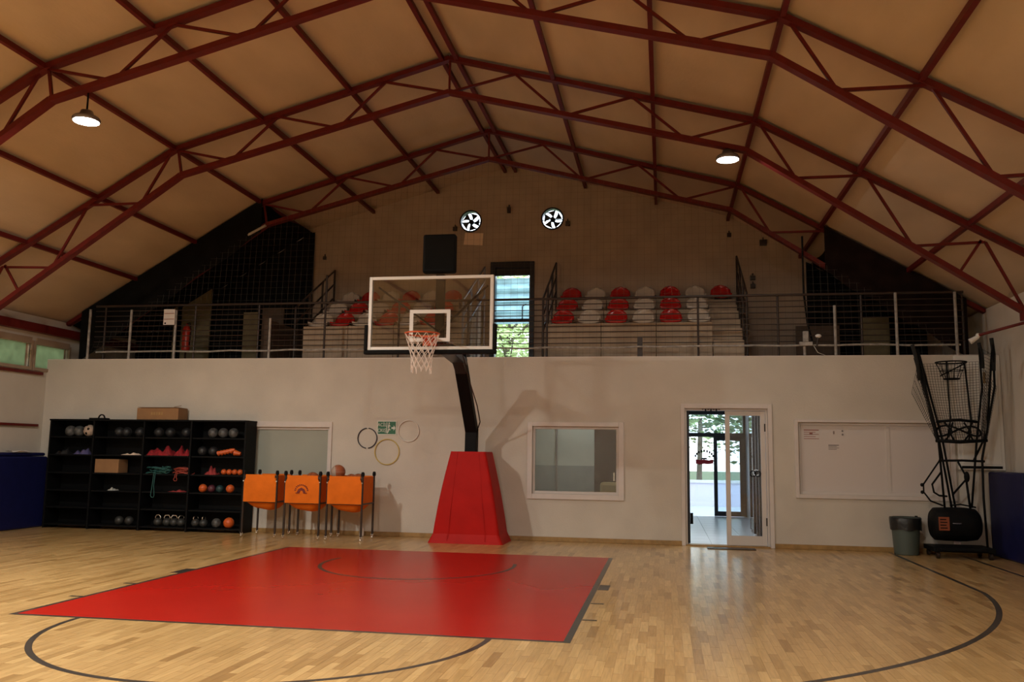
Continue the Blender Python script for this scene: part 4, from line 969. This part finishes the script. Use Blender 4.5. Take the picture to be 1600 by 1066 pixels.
def heap(name, lab, cat, cx, cy, z, w, d, h, mt, seed=1, par=None):
    rnd = random.Random(seed); m = MB(); nx_, ny = 22, 8; vs = []
    ph = [rnd.random()*6 for _ in range(6)]
    for j in range(ny+1):
        for i in range(nx_+1):
            u, v = i/nx_, j/ny; e = math.sin(PI*u)**.5*math.sin(PI*v)**.5
            zz = h*e*(.55+.25*math.sin(9*u+ph[0])+.2*math.sin(17*u+7*v+ph[1])+.15*rnd.random())
            vs.append((cx-w/2+w*u, cy-d/2+d*v, z+max(.001, zz)))
    n = len(vs); vs += [(x, y, z) for x, y, _ in vs]; W_ = nx_+1; fs = []
    for j in range(ny):
        for i in range(nx_): a = j*W_+i; fs += [(a, a+1, a+W_+1, a+W_), (n+a, n+a+W_, n+a+W_+1, n+a+1)]
    m.add(vs, fs); return tag(m.build(name, M_[mt], smooth=True), lab, cat)
heap('training_bib_pile', 'heap of red training bibs on the second shelf', 'cloth', -5.86, 1.87, 1.35, .50, .26, .21, 'redcloth', 1)
heap('training_bib_pile', 'smaller heap of dark red bibs at the bay edge', 'cloth', -5.42, 1.87, 1.35, .30, .26, .20, 'redcloth', 2)
heap('folded_cloth', 'lilac cloth on the second shelf of the left bay', 'cloth', -7.45, 1.85, 1.35, .30, .2, .13, 'lilac', 3)
heap('dark_cloth', 'dark bundle at the left end of the second shelf', 'cloth', -7.85, 1.85, 1.35, .25, .2, .12, 'balldark', 13)
heap('paper_pile', 'low pile of pale papers on the second shelf', 'paper', -6.45, 1.83, 1.35, .32, .2, .05, 'paperbeige', 4)
heap('dark_red_bag', 'dark red bag on the third shelf at right', 'bag', -4.84, 1.85, 1.02, .22, .2, .17, 'dustyred', 5)
heap('rope_bundle', 'thin pale bundle on the fourth shelf of the second bay', 'rope', -6.78, 1.83, .70, .16, .14, .06, 'tube', 6)
heap('strap_pile', 'flat pile of reddish straps on the fourth shelf', 'strap', -5.48, 1.83, .70, .32, .18, .045, 'dustyred', 7)
def bands(name, lab, cx, z, w, mt, hang=(), seed=1, n=9):
    rnd = random.Random(seed); t = thing(name, lab, 'resistance band', (cx, 1.84, z))
    for k in range(n):
        x = cx+rnd.uniform(-w/2, w/2)*.6; rr_ = rnd.uniform(.06, .14); zz = z+.012+.012*k; pts = []
        for i in range(20): a = 2*PI*i/20; pts.append((x+rr_*1.3*math.cos(a), 1.85+min(.09, rr_*.7)*math.sin(a), zz+.012*math.sin(3*a+k)))
        MB().path(pts, .008, 5, closed=True).build('band', M_[mt], t, smooth=True)
    for x, dz in hang:
        pts = [(x, 1.80, z+.05), (x-.01, 1.715, z+.03), (x-.02, 1.70, z-dz*.5), (x-.04, 1.70, z-dz+.03), (x-.02, 1.70, z-dz), (x+.02, 1.70, z-dz), (x+.03, 1.70, z-dz+.04), (x+.01, 1.70, z-dz*.5), (x+.02, 1.715, z+.03)]
        MB().path(pts, .007, 5).build('hanging_band', M_[mt], t, smooth=True)
bands('resistance_band_bundle', 'teal resistance bands, one hanging down over the shelf edge', -5.87, 1.02, .50, 'tealband', ((-5.90, .42),), 1, 10)
bands('resistance_band_bundle', 'coral red resistance bands beside the teal bands', -5.45, 1.02, .28, 'coralband', ((-5.47, .12),), 2, 9)
# orange shoes / cones
t = thing('orange_cone_stack', 'orange stacked cones lying on the second shelf at right', 'cone', (-4.55, 1.84, 1.35))
for k in range(5): MB().tube((-4.74+.06*k, 1.84, 1.40+.012*k), (-4.66+.06*k, 1.84, 1.43+.012*k), .05, 14, .022).build('cone', M_['ballorange'], t)
MB().tube((-4.42, 1.84, 1.42), (-4.30, 1.84, 1.40), .055, 14, .03).build('cone', M_['ballorange'], t)
for i in range(4): ball(-4.61+.105*i, 1.84, 1.02, .052, 'ballorange', 'small orange ball, %s from the left in the row of four on the third shelf' % ords[i])
ball(-5.0, 1.84, .70, .075, 'ballorange', 'bright orange ball at the left of the fourth shelf row', seam='basket')
ball(-4.83, 1.84, .70, .07, 'ballpurple', 'plum coloured ball next to the left orange ball')
ball(-4.67, 1.84, .70, .07, 'ballteal', 'dark teal ball between the plum and right orange ball')
ball(-4.47, 1.84, .70, .075, 'ballorange', 'bright orange ball at the right of the fourth shelf row', seam='basket')
ball(-4.45, 1.82, .08, .095, 'ballorange', 'red-orange ball on the bottom shelf at right', seam='basket')
ball(-4.70, 1.84, .08, .085, 'ballgrey', 'silver patterned ball on the bottom shelf beside the orange ball')
for x, d in ((-6.62, 'left'), (-6.42, 'right')): ball(x, 1.84, .08, .08, 'kettle', 'dark grey medicine ball, %s of two on the bottom shelf' % d)
# kettlebells
def kettle(lab):
    t = thing('kettlebell', lab, 'kettlebell', (0, 0, 0), 'kettlebells on the bottom shelf'); MB().sphere((0, 0, .075), .078, 16, 12, (1, 1, .95)).build('body', M_['kettle'], t, smooth=True)
    MB().path([(-.045, 0, .125), (-.052, 0, .165), (-.03, 0, .20), (.03, 0, .20), (.052, 0, .165), (.045, 0, .125)], .012, 8).build('handle', M_['chrome'], t, smooth=True); return t
kb = kettle('a'); ks = [(-5.84, 'first'), (-5.66, 'second'), (-5.52, 'third'), (-5.38, 'fourth'), (-5.10, 'fifth'), (-4.94, 'sixth')]
for i, (x, d) in enumerate(ks):
    lab = 'grey kettlebell with chrome handle, %s from the left on the bottom shelf' % d
    if i == 0: kb.location = (x, 1.83, .08); kb['label'] = lab
    else: dup(kb, (x, 1.83, .08), lab, 'kettlebells on the bottom shelf', .3*i)
# boxes
def carton(x0, x1, y0, y1, z0, z1, lab, open_=False):
    t = thing('cardboard_box', lab, 'box', ((x0+x1)/2, (y0+y1)/2, z0)); B(x0, x1, y0, y1, z0, z1).build('body', M_['cardboard'], t, bevel=.004)
    if open_:
        MB().beam(((x0+x1)/2, y0-.0, z1+.012), ((x0+x1)/2, y1, z1+.004), (x1-x0)*.98, .006).build('flap', M_['cardboard'], t)
        MB().beam(((x1-.12), y0+.05, z1+.02), ((x1-.02), y0+.12, z1+.05), .14, .006).build('flap', M_['cardboard'], t)
        m = MB(); rnd = random.Random(4)
        for k in range(5): m.box((x0+x1)/2-.13+.05*k, (x0+x1)/2-.095+.05*k, y0-.002, y0, z0+.09, z0+.14)
        m.build('print', M_['base'], t)
carton(-6.36, -5.53, 1.76, 2.08, 2.0, 2.215, 'long cardboard box standing on top of the black shelf unit', True)
carton(-7.14, -6.66, 1.76, 2.05, 1.02, 1.27, 'cardboard box inside the black shelf unit')
t = thing('dark_helmet', 'small dark object with a handle lying on the shelf top left of the carton', 'bag', (-7.2, 1.9, 2.0)); MB().box(-7.38, -7.05, 1.82, 1.98, 2.0, 2.03).build('base', M_['black'], t, bevel=.01); MB().ring((-7.17, 1.9, 2.03), .06, .014, 16, 6, 'y', 0, PI).build('handle', M_['black'], t)
t.name = 'small_bag'

# ------------------------------------------------------------------ ball carts
def cart(logo):
    t = thing('ball_cart', 'c', 'ball cart', (0, 0, 0)); w, d, H = .60, .58, 1.08; hx, hy = w/2, d/2
    for sx in (-1, 1):
        for sy in (-1, 1):
            l = MB().tube((sx*hx, sy*hy, .06), (sx*hx, sy*hy, H), .018).build('leg', M_['brownmetal'], t)
            c = MB(); c.tube((sx*hx-.012, sy*hy, .028), (sx*hx+.012, sy*hy, .028), .028, 14); c.box(sx*hx-.02, sx*hx+.02, sy*hy-.012, sy*hy+.012, .045, .075); c.build('caster', M_['chrome'], l)
            MB().lathe([(.028, 0), (.03, .04), (.022, .07), (0, .075)], (sx*hx, sy*hy, H-.02), 12).build('corner_cap', M_['black'], l)
    for z in (.60,):
        for a, b in (((-hx, -hy), (hx, -hy)), ((hx, -hy), (hx, hy)), ((hx, hy), (-hx, hy)), ((-hx, hy), (-hx, -hy))): MB().tube((a[0], a[1], z), (b[0], b[1], z), .014).build('frame_bar', M_['brownmetal'], t)
    for sy in (-1, 1): MB().tube((-hx, sy*hy, 1.02), (hx, sy*hy, 1.02), .012).build('frame_bar', M_['brownmetal'], t)
    for sx in (-1, 1): MB().tube((sx*hx, -hy-.03, .95), (sx*hx, -hy, .95), .012).build('clip', M_['chrome'], t)
    # bag: front panel wrapped over, side panels, sagging bottom
    m = MB(); m.cur = 0
    fx = hx-.035
    def panel(y, s):
        vs = []; n = 8
        for j in range(n+1):
            f = j/n; z = .60+.46*f; bulge = .025*math.sin(PI*f); xw = fx+(.028 if f < .78 else 0)
            for i in range(7): u = -1+2*i/6; vs.append((u*xw, y-s*(bulge*(1-u*u)+.022), z))
        k = len(vs); vs += [(x, yy_+s*.006, z) for x, yy_, z in vs]; fs = []
        for j in range(n):
            for i in range(6): a = j*7+i; fs += [(a, a+1, a+8, a+7), (k+a, k+a+7, k+a+8, k+a+1)]
        return vs, fs
    m.add(*panel(-hy, 1)); m.build('bag_panel', M_['orange'], t, smooth=True); MB().add(*panel(hy, -1)).build('bag_panel', M_['orange'], t, smooth=True)
    for sx in (-1, 1): B(*sorted((sx*(hx-.003), sx*(hx+.003))), -hy+.05, hy-.05, .60, 1.05).build('side_panel', M_['orange'], t)
    m = MB(); n = 12; vs = []
    for j in range(n+1):
        for i in range(n+1):
            u, v = -1+2*i/n, -1+2*j/n; vs.append((u*(hx-.03), v*(hy-.03), .60-.15*(1-u**4)*(1-v**4)*(.9+.1*math.sin(3*u))))
    k = len(vs); vs += [(x, y, z-.005) for x, y, z in vs]; fs = []
    for j in range(n):
        for i in range(n): a = j*(n+1)+i; fs += [(a, a+1, a+n+2, a+n+1), (k+a, k+a+n+1, k+a+n+2, k+a+1)]
    m.add(vs, fs); m.build('bag_bottom', M_['orange'], t, smooth=True)
    if logo:
        y = -hy-.055; m = MB()
        for q in range(11):
            a = math.radians(170-q*16); cx, cz = .105*math.cos(a), .80+.10*math.sin(a); m.beam((cx-.006*math.cos(a), y, cz-.006*math.sin(a)), (cx+.016*math.cos(a), y, cz+.016*math.sin(a)), .004, .016, (math.sin(a), 0, -math.cos(a)))
        pts = [(-.075, .78), (-.05, .835), (0, .86), (.05, .835), (.075, .78), (.035, .78), (.015, .81), (-.015, .81), (-.035, .78)]; m.prism(pts, y-.002, y+.002)
        m.box(-.10, -.03, y-.002, y+.002, .765, .775); m.box(.03, .10, y-.002, y+.002, .765, .775)
        m.build('emblem', M_['logo'], t)
    return t
c1 = cart(False); c1.location = (-3.59, 1.50, 0); c1['label'] = 'orange ball cart nearest the black shelf unit'
c2 = cart(True); c2.location = (-2.78, 1.40, 0); c2['label'] = 'orange ball cart with a dark round emblem, middle one'
c3 = dup(c1, (-2.04, 1.42, 0), 'orange ball cart nearest the hoop base, with a basketball on top')
for o in (c1, c2, c3): o['group'] = 'orange ball carts'
for o, s in ((c1, 1.0), (c2, 1.03), (c3, 1.02)): o.scale = (s, 1, 1)
G = 'basketballs in the carts'
t = ball(-2.27, 1.40, 1.00, .122, 'basket', 'brown and cream basketball peeking over the cart nearest the hoop base', 'basketball', G, 'cream'); MB().sphere((-2.27-.03, 1.40-.02, 1.118), .122, 18, 12, (.62, .9, .9)).build('pale_panel', M_['cream'], t, smooth=True)
for k, (x, y, z, lab) in enumerate(((-2.05, 1.45, .85, 'brown basketball in the right cart just behind the peeking ball'), (-1.88, 1.33, .86, 'brown basketball at the right side of the right cart'), (-2.72, 1.38, .87, 'brown basketball just showing over the middle cart'), (-2.95, 1.5, .80, 'brown basketball hidden deep in the middle cart'),
          (-3.66, 1.48, .80, 'brown basketball low inside the left cart'))): ball(x, y, z, .12, 'basket', lab, 'basketball', G, 'black')
t = thing('spray_bottle', 'pale bottle standing by the wall under the right cart', 'bottle', (-2.02, 1.98, 0)); MB().lathe([(.035, 0), (.04, .01), (.04, .12), (.015, .16), (.015, .2)], (-2.02, 1.98, 0), 14).build('body', M_['hoopwhite'], t, smooth=True); MB().lathe([(.018, .2), (.018, .23)], (-2.02, 1.98, 0), 10).build('cap', M_['paper'], t)

# ------------------------------------------------------------------ bin, mat
t = thing('waste_bin', 'grey-green waste bin with black bag rim below the whiteboard', 'waste bin', (6.95, 1.85, 0))
MB().lathe([(0, 0), (.175, 0), (.18, .02), (.205, .40), (.215, .545), (.225, .55), (.225, .565), (.205, .565), (.19, .42), (.17, .04), (0, .04)], (6.95, 1.85, 0), 28).build('body', M_['can'], t, smooth=True)
m = MB(); n = 40; vs = []
for j, (r, z) in enumerate(((.195, .40), (.228, .575), (.236, .56), (.232, .47), (.226, .385))):
    for i in range(n): a = 2*PI*i/n; w_ = .004*math.sin(9*a+j)+.003*math.sin(17*a); vs.append((6.95+(r+w_)*math.cos(a), 1.85+(r+w_)*math.sin(a), z+(.012*math.sin(5*a) if j == 4 else 0)))
fs = [(j*n+i, j*n+(i+1) % n, (j+1)*n+(i+1) % n, (j+1)*n+i) for j in range(4) for i in range(n)]
m.add(vs, fs).build('bag', M_['bag'], t, smooth=True)
tag(B(3.90, 4.66, 1.70, 1.95, 0, .012).build('door_mat', M_['brownmetal'], bevel=.003), 'thin dark door mat in front of the glazed door', 'mat')

# ------------------------------------------------------------------ shooting machine
sm = thing('shooting_machine', 'black basketball shooting machine with tall netted arms in the right corner', 'shooting machine', (7.7, 1.65, 0)); bk = M_['black']; Y = 1.62
m = MB(); m.box(7.22, 8.08, 1.35, 1.92, .10, .17); m.box(7.30, 7.95, 1.30, 1.36, .12, .16); m.build('chassis', bk, sm, bevel=.01)
for x in (7.28, 8.02):
    for y in (1.40, 1.87):
        c = MB(); c.tube((x-.02, y, .05), (x+.02, y, .05), .05, 16); c.box(x-.026, x+.026, y-.015, y+.015, .05, .11); c.build('caster', M_['brownmetal'], sm)
m = MB(); m.lathe([(0, -.33), (.20, -.33), (.245, -.29), (.255, -.1), (.255, .15), (.235, .30), (.18, .345), (0, .345)], (7.60, 1.62, .50), 24, 'x'); dr = m.build('drum', bk, sm, smooth=True)
M_['badge'] = mat('dull_orange_badge', (.26, .06, .02), .6); B(7.30, 7.45, 1.345, 1.352, .42, .62).build('orange_badge', M_['badge'], dr)
m = MB()
for q in range(4): m.box(7.32, 7.42-.015*(q % 2), 1.340, 1.345, .45+.042*q, .465+.042*q)
m.build('print', M_['black'], dr); B(7.50, 7.62, 1.357, 1.366, .52, .535).build('badge', M_['chrome'], dr); B(7.50, 7.60, 1.36, 1.37, .22, .26).build('badge', M_['chrome'], dr)
def arm(pts, r=.017, nm='arm_tube'): return MB().path(pts, r, 8).build(nm, bk, sm, smooth=True)
arm([(7.58, Y, .70), (7.44, Y, 1.76), (7.08, Y-.15, 3.18)]); arm([(7.66, Y+.1, .72), (7.52, Y+.1, 1.76), (7.20, Y+.05, 3.22)]); arm([(7.46, Y-.05, .72), (7.40, Y-.1, 1.76), (7.13, Y-.1, 3.20)])
arm([(7.86, Y, .75), (7.98, Y, 1.76), (8.10, Y, 2.6), (8.09, Y, 3.22)]); arm([(7.93, Y+.05, 1.45), (8.12, Y-.05, 1.9), (8.30-.05, Y-.1, 3.28)]); arm([(8.04, Y-.05, .14), (8.02, Y-.05, .9), (8.03, Y-.05, 1.5), (8.24, Y-.12, 2.6), (8.25, Y-.12, 3.25)], .018)
arm([(7.55, Y, 1.76), (7.62, Y, 2.1), (7.60, Y, 3.0)], .012); arm([(7.90, Y+.1, 1.76), (7.95, Y+.1, 2.1), (7.88, Y+.05, 2.98)], .014)
arm([(7.36, Y-.1, 1.77), (7.70, Y-.12, 1.75), (8.10, Y-.1, 1.78)], .026, 'ring_bar'); arm([(7.38, Y-.1, 2.06), (7.70, Y-.12, 2.09), (7.97, Y-.1, 2.06)], .022, 'ring_bar'); arm([(7.42, Y, 1.46), (7.75, Y, 1.47), (8.08, Y, 1.46)], .018, 'ring_bar')
m = MB().path([(7.72+.32*math.cos(a), Y+.0+.2*math.sin(a), 1.92+.08*math.sin(2*a)) for a in [2*PI*i/24 for i in range(24)]], .016, 6, closed=True); m.build('guide_ring', bk, sm, smooth=True)
for x, dx in ((7.5, .1), (7.62, -.06), (7.78, .08), (7.9, -.08)): arm([(x, Y-.1, 1.78), (x+dx, Y-.14, 1.9), (x, Y-.1, 2.05)], .014, 'guide_tube')
arm([(7.40, Y-.1, 1.46), (7.14, Y-.15, 1.10), (7.14, Y-.15, .98), (7.24, Y-.12, .85), (7.42, Y-.1, .78)], .013, 'curved_rail'); arm([(7.44, Y-.05, 1.30), (7.28, Y-.1, 1.10), (7.30, Y-.1, .98), (7.38, Y-.08, .93), (7.5, Y-.05, .92)], .015, 'curved_rail')
for z in (1.09, .98): MB().sphere((7.12, Y-.15, z), .028, 12, 8).build('knob', bk, sm, smooth=True)
arm([(7.60, Y, .95), (7.80, Y-.05, 1.20), (7.68, Y-.05, 1.45)], .016, 'launch_arm'); arm([(7.80, Y, 1.2), (7.84, Y, .72)], .018, 'launch_arm'); MB().sphere((7.80, Y-.04, 1.22), .06, 12, 8, (.7, .7, 1.4)).build('launch_hinge', bk, sm, smooth=True)
arm([(7.55, Y, .78), (7.7, Y, .80), (7.92, Y, .76)], .012, 'top_rail')
# small target basket
m = MB(); c = (7.66, Y-.02, 2.99)
m.ring(c, .22, .012, 28, 6); m.ring((c[0], c[1], c[2]-.13), .17, .006, 24, 5); m.ring((c[0], c[1], c[2]-.26), .11, .012, 20, 5)
for k in range(12): a = 2*PI*k/12; m.tube((c[0]+.22*math.cos(a), c[1]+.22*math.sin(a), c[2]), (c[0]+.11*math.cos(a), c[1]+.11*math.sin(a), c[2]-.26), .004, 5)
m.beam((7.5, Y, 2.78), (7.86, Y, 2.97), .02, .02); m.build('target_basket', bk, sm)
# machine nets: side funnels between the arms
def netpatch(m, A, Bf, Cc, D, nu, nv, sag, th=.0022):
    A, Bf, Cc, D = map(Vector, (A, Bf, Cc, D))
    P = lambda u, v: A.lerp(Bf, u).lerp(D.lerp(Cc, u), v)+Vector((0, sag*math.sin(PI*u)*math.sin(PI*v), -.04*math.sin(PI*u)*(1-v)))
    for i in range(nu+1):
        for j in range(nv): m.beam(P(i/nu, j/nv), P(i/nu, (j+1)/nv), th*2, th*2)
    for j in range(nv+1):
        for i in range(nu): m.beam(P(i/nu, j/nv), P((i+1)/nu, j/nv), th*2, th*2)
m = MB(); netpatch(m, (7.42, Y, 1.78), (8.05, Y, 1.78), (8.12, Y+.15, 3.02), (7.22, Y+.15, 2.98), 20, 30, .12)
netpatch(m, (7.40, Y-.05, 1.78), (7.42, Y+.1, 1.78), (7.2, Y+.15, 3.0), (7.08, Y-.15, 3.05), 8, 26, 0)
netpatch(m, (7.36, Y-.1, 1.80), (7.40, Y-.1, 1.78), (7.18, Y-.1, 3.1), (7.04, Y-.1, 2.5), 6, 24, -.1)
netpatch(m, (8.02, Y-.1, 1.78), (8.06, Y-.1, 1.80), (8.24, Y-.12, 3.1), (8.10, Y-.05, 3.2), 8, 26, -.1)
netpatch(m, (8.02, Y-.1, 1.74), (8.10, Y-.1, 1.8), (8.27, Y-.12, 2.6), (8.12, Y-.05, 2.9), 6, 22, .05)
o = m.build('side_net', M_['netblack'], sm); o['kind'] = 'stuff'
for p, q, r in (((7.07, Y-.15, 3.26), (7.16, Y-.12, 2.7), .03), ((8.09, Y, 3.30), (8.12, Y-.02, 2.9), .026), ((8.24, Y-.1, 3.36), (8.24, Y-.12, 2.85), .03)):
    MB().path([p, ((p[0]+q[0])/2+.02, p[1], (p[2]+q[2])/2), q], r, 7).build('gathered_net', M_['netblack'], sm, smooth=True)
tag(B(7.17, 7.21, YW-.03, YW, .52, .58).build('wall_socket', M_['black'], bevel=.005), 'small black wall socket between the bin and the machine', 'socket')
# red arm with a white security camera at the right side
t = thing('cctv_arm', 'dark red arm with a white spotlight at its end near the right wall', 'bracket', (8.1, .9, 3.3)); MB().tube((7.86, .98, 3.33), (XR-.01, .45, 3.50), .022).build('arm', M_['steel'], t); MB().tube((7.76, 1.0, 3.24), (7.87, .98, 3.31), .045, 14, .03).build('cctv', M_['white'], t); MB().sphere((7.87, .98, 3.33), .035, 10, 8).build('joint', M_['white'], t, smooth=True)
t = tag(MB().tube((8.03, -.45, 0), (8.03, -.45, 3.29), .035).build('column', M_['railpost']), 'pale slim pipe column under the middle truss at the right edge', 'column')
t = thing('wall_lamp', 'small blue and white fitting on the right wall above the panel edge', 'fitting', (XR-.03, .8, 2.85)); B(XR-.12, XR, .55, .75, 2.80, 2.86).build('body', M_['bluepad'], t, bevel=.01); B(XR-.11, XR, .56, .74, 2.77, 2.80).build('lens', M_['white'], t)
